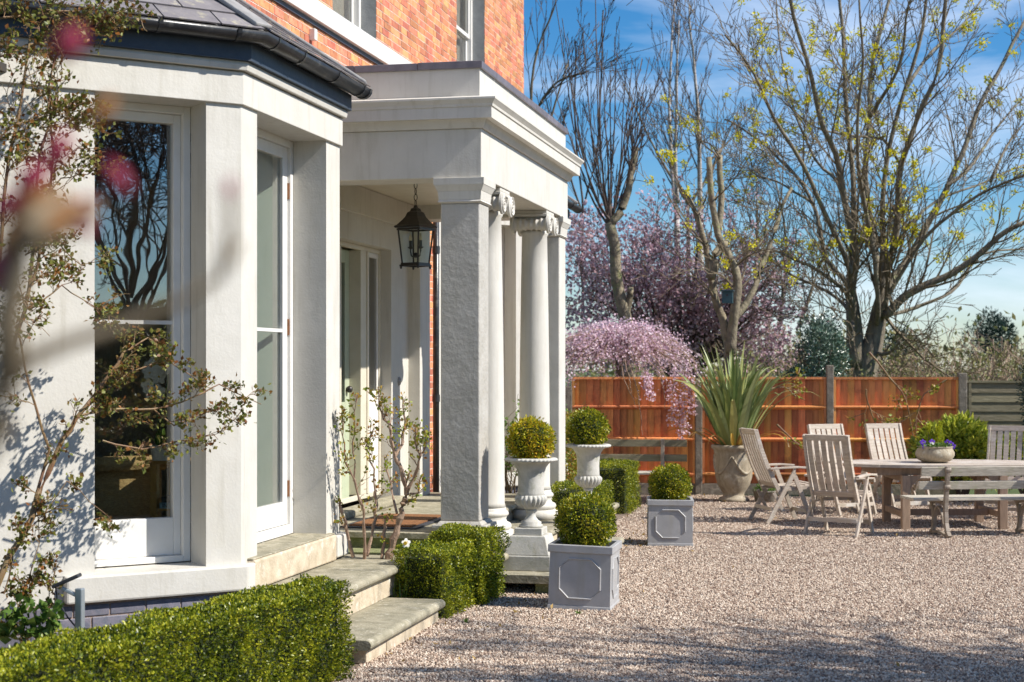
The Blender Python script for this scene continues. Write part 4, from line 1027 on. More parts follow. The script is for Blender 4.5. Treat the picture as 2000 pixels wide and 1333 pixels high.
for sx in (-1, 1):
    for sy in (-1, 1):
        MB().box((sx*.55-.045, sy*.46-.045, 0), (sx*.55+.045, sy*.46+.045, .609)).build('leg', teakb, tb, local=True, bevel=.004)
        br = MB().prism([(sx*.55-sx*.0455, sy*.46-.015, .609), (sx*.55-sx*.0455, sy*.46-.015, .42), (sx*.55-sx*.075, sy*.46-.015, .50), (sx*.55-sx*.16, sy*.46-.015, .58), (sx*.55-sx*.18, sy*.46-.015, .609)], (0, .03, 0)); br.build('corner_bracket', teakb, tb, local=True)
    MB().box((sx*.55-.03, -.415, .13), (sx*.55+.03, .415, .20)).build('stretcher', teakb, tb, local=True, bevel=.003)
    MB().box((sx*.55-.04, -.415, .54), (sx*.55+.04, .415, .609)).build('bearer', teakb, tb, local=True)
MB().box((-.519, -.035, .12), (.519, .035, .19)).build('stretcher', teakb, tb, local=True, bevel=.003)

# bench with iron ends
bc = cw(5.16, 17.55)
bn = empty('slatted_bench', bc, 'weathered bench with iron ends in front of the table', 'bench', rz=A+R(6)); ROOT[bn] = Vector((0, 0, 0))
def ribbon(mb, pts, w_, x0, x1):     # flat iron bar following pts in the (y, z) plane
    n = len(pts); L, Rr = [], []
    for i in range(n):
        p = Vector(pts[i]); d = (Vector(pts[min(i+1, n-1)])-Vector(pts[max(i-1, 0)])).normalized(); nn = Vector((-d.y, d.x))
        ww = w_[i] if hasattr(w_, '__len__') else w_
        L.append(p+nn*ww/2); Rr.append(p-nn*ww/2)
    for i in range(n-1):
        b = len(mb.v)
        for x in (x0, x1): mb.v += [(x, L[i].x, L[i].y), (x, L[i+1].x, L[i+1].y), (x, Rr[i+1].x, Rr[i+1].y), (x, Rr[i].x, Rr[i].y)]
        mb.f += [(b,b+1,b+2,b+3),(b+4,b+7,b+6,b+5),(b,b+4,b+5,b+1),(b+3,b+2,b+6,b+7),(b,b+3,b+7,b+4),(b+1,b+5,b+6,b+2)]
for xx in (-.52, .46):
    mb = MB(); x0, x1 = xx-.022, xx+.022
    ribbon(mb, [(-.30, .01), (-.255, .06), (-.215, .16), (-.20, .28), (-.205, .38), (-.225, .50), (-.25, .62), (-.262, .72), (-.265, .77)], [.07, .05, .045, .05, .055, .045, .045, .05, .05], x0, x1)
    ribbon(mb, [(.22, .01), (.17, .05), (.14, .14), (.145, .24), (.17, .31), (.20, .36)], [.07, .05, .04, .045, .05, .06], x0, x1)
    ribbon(mb, [(-.26, .02), (-.1, .045), (.05, .045), (.19, .02)], .03, x0, x1)
    ribbon(mb, [(-.205, .36), (-.05, .375), (.1, .375), (.26, .365)], .035, x0, x1)
    ribbon(mb, [(-.17, .12), (-.14, .22), (-.07, .30), (.0, .32), (.07, .29), (.12, .20), (.135, .12)], .028, x0, x1)
    mb.build('iron_end', iron, bn, local=True, bevel=.004)
    for (y, z) in ((-.262, .735), (-.235, .55)):
        mb = MB(); mb.lathe([(.03, -.028), (.034, -.01), (.034, .01), (.03, .028)], (xx, y-.004, z), 14, axis='X'); mb.build('iron_scroll', iron, bn, local=True)
for (y, z, h_, x0, x1) in ((-.225, .715, .10, -.80, .72), (-.195, .565, .088, -.82, .36+.4)):
    MB().bar((x0, y, z), (x1, y+.0, z), .032, h_, up=(0, -.12, 1)).build('back_slat', benchw, bn, local=True, bevel=.004)
for k in range(3): MB().box((-.86, -.17+k*.15, .395), (.80, -.17+k*.15+.135, .425)).build('seat_slat', benchw, bn, local=True, bevel=.004)

# bench by the fence
bc2 = at(1232, 965, 21.6); bc2.z = 0
b2 = empty('garden_bench', bc2, 'old slatted bench against the fence behind the box hedges', 'bench', rz=R(6)); ROOT[b2] = Vector((0, 0, 0))
for z, h_ in ((.80, .095), (.60, .095)): MB().box((-.75, .27, z-h_/2), (.75, .30, z+h_/2)).build('back_slat', lap_m, b2, local=True, bevel=.004)
for k in range(4): MB().box((-.75, -.22+k*.115, .405), (.75, -.22+k*.115+.10, .43)).build('seat_slat', benchw, b2, local=True, bevel=.003)
for xx in (-.55, .42):
    mb = MB(); mb.box((xx-.025, .225, 0), (xx+.025, .265, .86)).box((xx-.025, -.2, 0), (xx+.025, -.15, .404)).box((xx-.025, -.149, .35), (xx+.025, .224, .404)); mb.build('bench_frame', iron, b2, local=True, bevel=.004)

# flower bowl on the table
bw = at(1826, 903, 18.6); zb = .733
bo = empty('flower_bowl', (bw.x, bw.y, zb), 'round stone bowl of purple pansies and golden conifers on the table', 'planter')
MB().lathe([(.12, zb), (.19, zb+.03), (.222, zb+.085), (.22, zb+.12), (.20, zb+.155), (.195, zb+.172), (.205, zb+.18), (.205, zb+.188), (.18, zb+.188), (.175, zb+.15)], (bw.x, bw.y, 0), 40).build('bowl', potst, bo, smooth=True)
MB().lathe([(.001, zb+.16), (.18, zb+.16)], (bw.x, bw.y, 0), 20, cap=False).build('soil', soil, bo)
def shootcone(x, y, z, h_, r_, n, leaf, parent, name, size=.03):
    t = np.random.rand(n)**.8; a_ = np.random.rand(n)*2*PI; rr = r_*(1-t)*np.random.uniform(.6, 1, n)+.008
    P = np.stack([x+rr*np.cos(a_), y+rr*np.sin(a_), z+t*h_], 1); N = np.stack([np.cos(a_)*.4, np.sin(a_)*.4, np.ones(n)*1.2], 1)
    return leaves(name, P, N, size, leaf, parent, aspect=.3, tilt=.3)
for (dx, dy, h_) in ((-.07, .02, .27), (.06, .03, .30), (.03, -.01, .24)):
    cf = empty('golden_conifer', (bw.x+dx, bw.y+dy, zb+.16), {-.07: 'small yellow conifer in the bowl, shorter pointed one beside the pansies', .06: 'tallest yellow conifer standing in the stone bowl', .03: 'slim yellow conifer between the two others in the bowl'}[dx], 'conifer', 'golden conifers in the bowl')
    shootcone(bw.x+dx, bw.y+dy, zb+.16, h_, .05, 420, gold_leaf, cf, 'foliage'); MB().tube([(bw.x+dx, bw.y+dy, zb+.16), (bw.x+dx, bw.y+dy, zb+.16+h_*.8)], .006, 5).build('stem', twig_m, cf)
def flower(c, face, r_, m1, m2, parent, name='petal'):
    f_ = Vector(face).normalized(); s_ = f_.cross(Vector((0, 0, 1))).normalized(); u_ = s_.cross(f_)
    for k in range(5):
        a_ = PI/2+2*PI*k/5; d = s_*math.cos(a_)+u_*math.sin(a_); e = s_*-math.sin(a_)+u_*math.cos(a_); mb = MB(); C_ = Vector(c)
        mb.v = [tuple(C_), tuple(C_+d*r_*.5+e*r_*.45+f_*.004), tuple(C_+d*r_+e*r_*.2+f_*.002), tuple(C_+d*r_-e*r_*.2+f_*.002), tuple(C_+d*r_*.5-e*r_*.45+f_*.004)]
        mb.f = [(0, 1, 2, 3, 4)]; mb.build(name, m1 if (k in (0, 1, 4)) else m2, parent)
    MB().ball(C_+f_*.004, r_*.14, 6, 4).build('flower_centre', petal_y, parent)
cf_ = Vector((.2, -1, .25))
fl_sp = [(-.155, -.06, .235, 'pansy with deep purple petals at the edge of the bowl'), (-.06, -.10, .24, 'purple and white faced pansy in the middle of the bowl'), (.12, -.09, .235, 'purple pansy under the tall yellow conifer'), (.17, -.05, .215, 'purple pansy next to the laurel side of the bowl'), (-.15, -.11, .195, 'low purple pansy hanging over the bowl rim'), (.20, -.02, .19, 'lowest pansy over the rim near the laurel')]
for i, (dx, dy, dz, lb) in enumerate(fl_sp):
    p = cw(0, 0)+Vector((bw.x, bw.y, 0))+Vector((dx*CA-dy*SA, dx*SA+dy*CA, zb+dz))
    fo = empty('pansy', p, lb, 'flower', 'pansies in the bowl')
    flower(p, cf_+Vector((rnd(-.3, .3), 0, rnd(-.1, .2))), .036, purple, petal_w if i == 1 else purple, fo)
    MB().tube([p-Vector((0, -.01, .07)), p-Vector((0, -.008, 0))], .003, 4).build('stalk', grass_leaf, fo)
n_ = 700; aa = np.random.rand(n_)*2*PI; rr = .20*np.sqrt(np.random.rand(n_))
leaves('pansy_leaves', np.stack([bw.x+rr*np.cos(aa), bw.y+rr*np.sin(aa), zb+.165+np.random.rand(n_)*.05], 1), np.tile([0, -.2, .8], (n_, 1)), .035, grass_leaf, bo, kind='stuff')

# ---- phormium in its urn pot
pp = at(1433, 978, 22.0); pp.z = 0
po = empty('phormium_pot', pp, 'tall weathered stone jar with swags holding the phormium', 'plant pot')
MB().lathe([(.20, 0), (.215, .02), (.20, .045), (.15, .07), (.14, .10), (.165, .14), (.215, .22), (.25, .33), (.262, .45), (.262, .56), (.268, .66), (.275, .70), (.30, .72), (.31, .745), (.30, .77), (.27, .775), (.25, .74), (.24, .70)], (pp.x, pp.y, 0), 48).build('jar', potst, po, smooth=True)
sw = MB()
for k in range(4):
    a0_ = k*PI/2+.2-A
    pts = []
    for j in range(13):
        t = j/12; a_ = a0_+t*PI/2; z = .63-.24*math.sin(PI*t); r_ = .268-.01*math.sin(PI*t); pts.append((pp.x+r_*math.cos(a_), pp.y+r_*math.sin(a_), z))
    sw.tube(pts, [.012+.010*math.sin(PI*j/12) for j in range(13)], 7)
sw.build('swag', potst, po, smooth=True)
MB().lathe([(.001, .72), (.25, .72)], (pp.x, pp.y, 0), 20, cap=False).build('soil', soil, po)
def strap(mb, base, az, L, w_, lean, droop, n=9, twist=0.):
    p = Vector(base); pts = []; th = lean
    for i in range(n+1):
        t = i/n; pts.append((p.copy(), th)); d = Vector((math.cos(az)*math.sin(th), math.sin(az)*math.sin(th), math.cos(th))); p += d*(L/n); th += droop*(t**1.5)/n*2
    side = Vector((-math.sin(az), math.cos(az), 0)); b = len(mb.v)
    for i, (q, th_) in enumerate(pts):
        t = i/n; ww = w_*(.55+.45*math.sin(PI*min(1, t*1.3+.1)))*(1 if t < .6 else (1-((t-.6)/.4)**1.6)*.97+.03)
        nn = Vector((-math.cos(az)*math.cos(th_), -math.sin(az)*math.cos(th_), math.sin(th_)))
        s_ = side*math.cos(twist*t)+nn*math.sin(twist*t)
        mb.v += [tuple(q-s_*ww/2+nn*ww*.16), tuple(q), tuple(q+s_*ww/2+nn*ww*.16)]
    for i in range(n):
        k = b+i*3; mb.f += [(k, k+1, k+4, k+3), (k+1, k+2, k+5, k+4)]
ph = empty('phormium_plant', (pp.x, pp.y, .72), 'large green and cream sword leaved plant in the stone jar', 'plant')
for i in range(125):
    az = rnd(0, 2*PI); inner = random.random()
    lean = .03+.50*inner+rnd(-.03, .08); dr = (.10+.85*inner) if random.random() < .60 else rnd(1.4, 3.0)
    mb = MB(); r0 = .02+.14*inner
    strap(mb, (pp.x+r0*math.cos(az), pp.y+r0*math.sin(az), .70), az+rnd(-.3, .3), rnd(1.0, 1.55), rnd(.075, .125), lean, dr, twist=rnd(-.5, .5))
    mb.build('sword_leaf', phor_leaf, ph)
for i in range(14):
    az = rnd(0, 2*PI) if i > 5 else rnd(-2.6, -.8)
    mb = MB(); strap(mb, (pp.x+.17*math.cos(az), pp.y+.17*math.sin(az), .72), az, rnd(.7, 1.0), rnd(.03, .05), 1.0, 3.0, twist=rnd(-.6, .6)); mb.build('dead_leaf', phor_dead, ph)
# leaf colours per leaf object: island is one per leaf, so share the ramp by object instead
for mm_ in (phor_leaf, phor_dead):
    n__ = mm_.node_tree.nodes; l__ = mm_.node_tree.links; oi = n__.new('ShaderNodeObjectInfo'); crn = [q for q in n__ if q.type == 'VALTORGB'][0]
    l__.new(oi.outputs['Random'], crn.inputs[0])
# phormium behind the far pillar
q2 = at(1098, 800, 20.6); q2.z = .3
ph2 = empty('phormium_plant', q2, 'yellowish sword leaved plant showing behind the last pillar', 'plant')
for i in range(46):
    az = rnd(-1.8, .9); mb = MB(); strap(mb, (q2.x, q2.y, .55), az, rnd(.7, 1.0), rnd(.04, .07), rnd(.1, .7), rnd(.4, 2.2)); mb.build('sword_leaf', phor_leaf, ph2)
MB().tube([(q2.x, q2.y, 0), (q2.x, q2.y, .57)], .06, 8).build('leaf_base', twig_m, ph2)
yb = at(1100, 830, 19.6); yb.z = 0
ybo = empty('bright_shrub', yb, 'lime green bushy shrub behind the farther urn', 'shrub')
n_ = 5200; d = np.random.normal(0, 1, (n_, 3)); d /= np.linalg.norm(d, axis=1)[:, None]
leaves('foliage', np.array([yb.x, yb.y, .78])+d*np.array([.30, .34, .55])*np.random.uniform(.6, 1, (n_, 1)), d, .035, fresh_leaf, ybo, kind='stuff')
MB().tube([(yb.x, yb.y, 0), (yb.x, yb.y, .9)], .02, 6).build('stem', twig_m, ybo)

# small pot of herbs
hp = at(1494, 975, 21.9); hp.z = 0
ho = empty('herb_pot', hp, 'low grey pot of green herbs on the gravel by the stone jar', 'plant pot')
MB().lathe([(.12, 0), (.135, .02), (.155, .13), (.165, .135), (.165, .155), (.15, .155), (.14, .10)], (hp.x, hp.y, 0), 28).build('pot', conc, ho, smooth=True)
n_ = 900; d = np.random.normal(0, 1, (n_, 3)); d[:, 2] = np.abs(d[:, 2])
d /= np.linalg.norm(d, axis=1)[:, None]
leaves('foliage', np.array([hp.x, hp.y, .14])+d*np.array([.16, .16, .13])*np.random.uniform(.3, 1, (n_, 1)), d, .035, grass_leaf, ho, aspect=.25, kind='stuff')

# ================================================================== woody growth
def tubes_arrays(): return MB()
def grow(mb, p, d, L, r, lvl, P, tips=None, n=5):
    """one branch and its children"""
    pts = [p.copy()]; d = d.normalized(); step = L/n; q = p.copy(); dirs = []
    for i in range(n):
        d = (d + Vector((random.gauss(0, 1), random.gauss(0, 1), random.gauss(0, 1)))*P['wob'] + Vector((0, 0, P['up'][lvl]))).normalized()
        q = q + d*step; pts.append(q.copy()); dirs.append(d.copy())
    rad = [max(P['rmin'], r*(1-.72*i/n)) for i in range(n+1)]
    mb.tube(pts, rad, 5 if r > .03 else 3, cap=False)
    if tips is not None and lvl >= P['tip']: tips.append((pts[-1], dirs[-1])); tips.append((pts[n//2], dirs[n//2]))
    if lvl+1 < len(P['n']):
        k = P['n'][lvl+1]
        for j in range(k):
            t = P['t0'] + (1-P['t0'])*(j+random.random())/k; i = min(n-1, int(t*n)); f_ = t*n-i
            pos = pts[i].lerp(pts[i+1], min(1, f_)); dd = dirs[i]
            ax = dd.cross(Vector((random.gauss(0, 1), random.gauss(0, 1), random.gauss(0, 1))))
            if ax.length < 1e-3: continue
            nd = Matrix.Rotation(P['ang']*rnd(.7, 1.3), 3, ax.normalized()) @ dd
            grow(mb, pos, nd, L*P['ratio']*rnd(.6, 1.2)*(1.1-.35*t), max(P['rmin'], rad[i]*.55), lvl+1, P, tips, max(3, n-1))
def limb(mb, uv, zc0, dz, r0, r1, P=None, k=0, tips=None, lvl0=1, L0=1.2, twigs=None, sub=3, sp=.35):
    """limb through photo-measured points, leaning dz in depth"""
    n = len(uv); pts = []
    for i, (u, v) in enumerate(uv):
        t = i/(n-1); pts.append(at(u, v, zc0+dz*t))
    fine = []
    for i in range(n-1):
        for j in range(sub): fine.append(pts[i].lerp(pts[i+1], j/sub)+Vector((rnd(-1, 1), rnd(-1, 1), rnd(-1, 1)))*(.02+.012*(j > 0)))
    fine.append(pts[-1]); m = len(fine)
    # smooth once
    sm = [fine[0]]+[(fine[i-1]+fine[i]*2+fine[i+1])/4 for i in range(1, m-1)]+[fine[-1]]
    rad = [r0+(r1-r0)*(i/(m-1))**.8 for i in range(m)]
    mb.tube(sm, rad, 9, cap=True)
    tw = twigs if twigs is not None else mb
    for j in range(k):
        t = .15+.85*(j+random.random())/k; i = min(m-2, int(t*(m-1))); dd = (sm[i+1]-sm[i]).normalized()
        ax = dd.cross(Vector((random.gauss(0, 1), random.gauss(0, 1), random.gauss(0, 1)))).normalized()
        nd = Matrix.Rotation(P['ang']*rnd(.6, 1.3), 3, ax) @ dd
        grow(tw, sm[i], nd, L0*rnd(.6, 1.25), max(P['rmin'], rad[i]*.42), lvl0, P, tips)
def clusters(name, tips, frac, per, spread, size, m, parent, kind='stuff', up=.2):
    sel = [t for t in tips if random.random() < frac]
    if not sel: return
    P = np.repeat(np.array([t[0] for t in sel]), per, 0); N = np.repeat(np.array([t[1] for t in sel]), per, 0)
    P = P + np.random.normal(0, spread, P.shape); N = N + np.array([0, 0, up])
    return leaves(name, P, N, size, m, parent, aspect=.75, tilt=1.0, kind=kind)

# ---- big maple behind the fence
def c4(pts): return [(1450+x/1.7545, y/1.7545) for x, y in pts]
mt = at(1692, 745, 28); mt.z = 0
maple = empty('maple_tree', mt, 'big spreading bare tree with yellow green flower clusters behind the fence', 'tree')
tr, tw = MB(), MB(); tips = []
limb(tr, [(1696, 1000), (1690, 860), (1690, 740), (1700, 690), (1712, 640), (1720, 595), (1724, 570), (1727, 548)], 28, 0, .30, .08)
limb(tr, c4([(400, 1260), (385, 1160), (375, 1060), (374, 1000), (376, 900), (380, 840)]), 28, .1, .19, .05)
PM = dict(wob=.10, up=[0, .09, .07, .05], rmin=.0055, tip=2, n=[0, 0, 6, 4], t0=.2, ang=.62, ratio=.52)
LM = [([(490,1085),(530,1040),(600,990),(690,955),(790,890),(880,810),(975,760)], -.6, .14, .05), ([(500,970),(560,900),(620,800),(700,650),(750,540),(800,380),(900,200),(975,60)], 1, .13, .035),
      ([(480,960),(520,850),(535,700),(540,560),(600,400),(680,250),(700,0),(720,-160)], -1, .12, .035), ([(455,880),(430,700),(420,560),(440,400),(440,250),(480,80),(520,-60)], 1.4, .11, .035),
      ([(400,900),(350,700),(320,520),(260,400),(220,200),(170,60),(150,-80)], -1.5, .11, .03), ([(380,860),(380,640),(370,480),(350,250),(340,60),(330,-90)], .4, .10, .03),
      ([(365,975),(290,900),(255,730),(190,600),(100,520),(0,440),(-60,410)], 1.2, .08, .02), ([(375,930),(300,760),(210,560),(100,400),(40,260),(-60,120)], -1.8, .09, .02),
      ([(480,860),(480,700),(500,500),(560,300),(620,100),(640,-80)], -.4, .09, .03), ([(500,1085),(650,1030),(740,985),(800,880),(880,860),(1000,850)], 1.3, .06, .02),
      ([(620,810),(760,700),(900,620),(1010,590)], -1.2, .06, .02), ([(370,1010),(270,930),(200,900),(120,860),(0,860)], -.9, .07, .02), ([(350,1050),(280,990),(200,960),(100,900),(30,820)], 1.5, .06, .02),
      ([(700,640),(800,560),(880,420),(1000,300)], 1.6, .05, .015), ([(350,700),(330,620),(250,560),(160,330),(120,100),(110,-60)], 1.6, .05, .015), ([(540,560),(480,470),(360,470),(250,440),(120,330)], -.6, .04, .012),
      ([(480,900),(560,780),(660,690),(800,640),(980,560)], 1.9, .06, .02), ([(440,800),(400,600),(390,420),(420,200),(400,0)], -1.9, .07, .02), ([(560,300),(640,180),(760,80),(860,-60)], 1, .05, .015), ([(440,400),(540,240),(560,60),(600,-60)], -1.2, .05, .015),
      ([(380,1180),(300,1130),(200,1080),(80,1090)], -.8, .05, .01), ([(450,1210),(500,1220),(540,1170)], -.5, .05, .03), ([(250,700),(150,640),(60,600),(-80,620)], .6, .035, .01), ([(850,620),(900,500),(960,420),(1020,400)], .6, .04, .01)]
for pts, dz, r0, r1 in LM:
    if pts[0][0] < 440 and pts[0][1] > 790: pts = [(380, 1150), (376, min(1090, pts[0][1]+60))]+pts
    elif 790 < pts[0][1] < 1100: pts = [(458, 1130), (470, 1060)]+pts
    limb(tr, c4(pts), 28, dz*1.6, r0*.74, r1*.8, PM, 11 if len(pts) > 4 else 7, tips, 1, 1.5, tw)
tr.build('trunk', bark_b, maple, smooth=True); tw.build('crown', twig_m, maple)
sel = [t for t in tips if (math.sin(t[0].x*1.7+t[0].z*1.3)+math.sin(t[0].z*2.1-t[0].x*.8)) > -.5 and t[0].z > 3.6]
clusters('blossom', sel, .055, 26, .036, .045, lime_leaf, maple)

# ---- pollarded trees
def c3(pts): return [(1000+x/1.904, y/1.904) for x, y in pts]
PP = dict(wob=.06, up=[0, .05, .07, .04], rmin=.006, tip=2, n=[0, 0, 4, 2], t0=.25, ang=.38, ratio=.5)
pt1 = at(1228, 760, 26); pt1.z = 0
pol = empty('pollarded_tree', pt1, 'pollarded tree with a lopped stump and thin upright shoots above the cherry', 'tree')
tr, tw = MB(), MB(); tips = []
limb(tr, c3([(440, 1700), (438, 1400), (430, 1200), (400, 1100), (385, 950), (362, 830)]), 26, 0, .125, .085)
limb(tr, c3([(372, 835), (400, 790), (425, 740), (440, 640), (462, 548)]), 26, .1, .075, .05)
limb(tr, c3([(425, 1180), (440, 1110), (440, 1070)]), 26, -.1, .06, .05)
for i in range(16):
    x1 = 150+i*25+rnd(-14, 14); b_ = (rnd(350, 385), rnd(810, 840)); tall = rnd(0, 420) if i != 6 else -250
    limb(tw, c3([b_, (b_[0]+(x1-b_[0])*.35, b_[1]-120), (b_[0]+(x1-b_[0])*.7, b_[1]-330 if tall < 300 else b_[1]-250), (x1, max(-250, tall))]), 26, rnd(-.9, .9), rnd(.014, .026), .006, PP, 4, tips, 2, .8, tw)
for i in range(8):
    y = rnd(560, 760); x = 462-(y-548)*.25; limb(tw, c3([(x, y), (x+rnd(-40, 60), y-90), (x+rnd(-60, 120), y-rnd(200, 380))]), 26, rnd(-.5, .5), .015, .006, PP, 2, tips, 2, .6, tw)
tr.build('trunk', bark_g, pol, smooth=True); tw.build('crown', twig_d, pol)
pt2 = at(1425, 760, 25); pt2.z = 0
pol2 = empty('pollarded_tree', pt2, 'forked pollarded tree with peeling stumps and a nest box', 'tree')
tr, tw = MB(), MB(); tips = []
limb(tr, c3([(812, 1600), (812, 1400), (808, 1300), (790, 1210), (755, 1110), (730, 1010), (718, 910), (690, 800), (650, 730), (615, 680)]), 25, .3, .095, .028)
limb(tr, c3([(812, 1320), (825, 1200), (838, 1080), (828, 1000), (795, 930), (765, 880), (745, 760), (732, 585)]), 25, -.2, .085, .045)
limb(tr, c3([(770, 880), (778, 760), (775, 670), (772, 580)]), 25, .1, .055, .045)
limb(tr, c3([(825, 1190), (870, 1130), (920, 1040), (940, 960), (990, 800), (1040, 700)]), 25, .4, .065, .025)
limb(tr, c3([(740, 1040), (760, 940), (800, 900)]), 25, .2, .08, .06)
for i in range(24):
    st = random.choice([(650, 730), (690, 800), (720, 920), (735, 600), (772, 590), (765, 870), (920, 1040), (820, 1000), (990, 800), (745, 760), (755, 1110), (840, 1080)])
    dx = rnd(-190, 190); limb(tw, c3([st, (st[0]+dx*.4, st[1]-60), (st[0]+dx, st[1]-rnd(60, 300))]), 25, rnd(-1, 1), .016, .006, PM, 3, tips, 2, .8, tw)
tr.build('trunk', bark_g, pol2, smooth=True); tw.build('crown', twig_m, pol2)
clusters('blossom', [t for t in tips if t[0].z > 2.9], .04, 34, .04, .045, lime_leaf, pol2)
bb_ = at(1421, 580, 24.6)
bx_ = empty('bird_box', bb_, 'small dark teal nest box fixed on the forked tree', 'nest box')
MB().box((bb_.x-.08, bb_.y-.07, bb_.z-.1), (bb_.x+.08, bb_.y+.07, bb_.z+.08)).build('box_body', teal, bx_)
MB().box((bb_.x-.10, bb_.y-.11, bb_.z+.081), (bb_.x+.10, bb_.y+.08, bb_.z+.10)).build('box_lid', teal, bx_)
MB().lathe([(.018, 0), (.018, -.005)], (bb_.x, bb_.y-.071, bb_.z+.02), 10, axis='Y').build('entrance_hole', rubber, bx_)

# ---- birches and other thin trees farther off
def thin_tree(u, vb, zc, tops, label, m, dens=16, name='birch_tree', r=.10, L0=1.4):
    o = empty(name, (at(u, vb, zc).x, at(u, vb, zc).y, 0), label, 'tree', 'bare trees beyond the garden'); tr, tw = MB(), MB()
    for (pts) in tops: limb(tr, pts, zc, rnd(-1, 1), r, .015, PP, dens, None, 1, L0, tw)
    limb(tr, [(u, vb+200), (u, vb)], zc, 0, r*1.6, r*1.1)
    tr.build('trunk', m, o, smooth=True); tw.build('crown', twig_d, o); return o
thin_tree(1322, 420, 38, [[(1322, 425), (1312, 340), (1306, 210), (1312, 80), (1318, 0)], [(1322, 400), (1318, 300), (1322, 150), (1326, 40)]], 'slender birch with two white stems between the pollards', bark_birch, 16, r=.06)
thin_tree(1368, 400, 36, [[(1368, 420), (1366, 300), (1362, 200), (1352, 90), (1346, 10)]], 'pale single stemmed birch just left of the forked tree', bark_birch, 18, r=.065)
thin_tree(1343, 400, 40, [[(1345, 400), (1300, 330), (1255, 240), (1215, 160)], [(1340, 410), (1392, 330), (1440, 220)]], 'leaning bare tree crossing behind the pollards', twig_m, 10, 'bare_tree', .04)
thin_tree(1035, 330, 33, [[(1035, 420), (1036, 200), (1048, 90), (1082, 20), (1100, -60)], [(1036, 250), (1060, 190), (1100, 150), (1150, 140)], [(1040, 330), (1075, 240), (1110, 120)]], 'bare tree rising behind the corner of the brick wall', twig_m, 8, 'bare_tree', .035)
thin_tree(1138, 425, 34, [[(1140, 430), (1128, 300), (1120, 200), (1124, 80)], [(1140, 400), (1170, 300), (1176, 120), (1178, 20)], [(1140, 420), (1110, 330), (1090, 250)]], 'thin bare saplings rising above the portico cornice', twig_d, 7, 'bare_tree', .024, 1.0)
thin_tree(1500, 600, 42, [[(1470, 640), (1480, 480), (1478, 340)], [(1520, 640), (1540, 480), (1510, 330)], [(1560, 640), (1600, 520), (1640, 420)]], 'bare thicket trees between the forked tree and the maple', twig_m, 12, 'bare_tree', .06)

# ---- blossom trees
def blossom_mass(o, name, blobs, n, size, m, zc, dz, keepv=None):
    Ps = []; Ns = []
    tot = sum(b[2]*b[3] for b in blobs)
    for (u, v, ru, rv) in blobs:
        k = int(n*ru*rv/tot); d = np.random.normal(0, 1, (k, 3)); d /= np.linalg.norm(d, axis=1)[:, None]; rr = np.random.rand(k)**.45
        c = at(u, v, zc+rnd(-dz, dz)*.4); s_ = zc/FPX
        off = d*rr[:, None]
        X = off[:, 0]*ru*s_; Y = off[:, 1]*dz; Z = off[:, 2]*rv*s_
        Ps.append(np.stack([c.x+X*CA-Y*SA, c.y+X*SA+Y*CA, c.z+Z], 1)); Ns.append(d)
    P = np.concatenate(Ps); N = np.concatenate(Ns)
    # gather into sprays so that gaps show through
    c_ = P[np.random.randint(0, len(P), len(P)//9)]; idx = np.random.randint(0, len(c_), len(P)); P = c_[idx]+np.random.normal(0, .075, P.shape)
    return leaves(name, P, N, size, m, o, aspect=.8, tilt=1, kind='stuff'), c_
pb = at(1330, 760, 31); pb.z = 0
plum = empty('plum_tree', pb, 'wide mauve pink blossoming tree filling the gap behind the pollards', 'tree')
tr, tw = MB(), MB(); tips = []
_, cc = blossom_mass(plum, 'blossom', [(1150, 530, 70, 120), (1230, 520, 90, 95), (1180, 640, 90, 70), (1320, 560, 110, 110), (1420, 610, 90, 90), (1490, 650, 60, 70), (1280, 660, 120, 60), (1140, 450, 40, 40), (1520, 690, 60, 35)], 12500, .07, pink_b, 31, 1.6)
for i in range(12):
    u1 = 1140+i*36; limb(tr, [(1335, 760), (1335+(u1-1335)*.3, 690), (1335+(u1-1335)*.7, 600), (u1+rnd(-20, 20), rnd(430, 560)+abs(u1-1300)*.25)], 31, rnd(-1.5, 1.5), .09, .015, PM, 10, tips, 1, 1.1, tw)
tr.build('trunk', twig_d, plum, smooth=True); tw.build('crown', twig_d, plum)
clusters('blossom', tips, .4, 4, .06, .065, pink_b, plum)

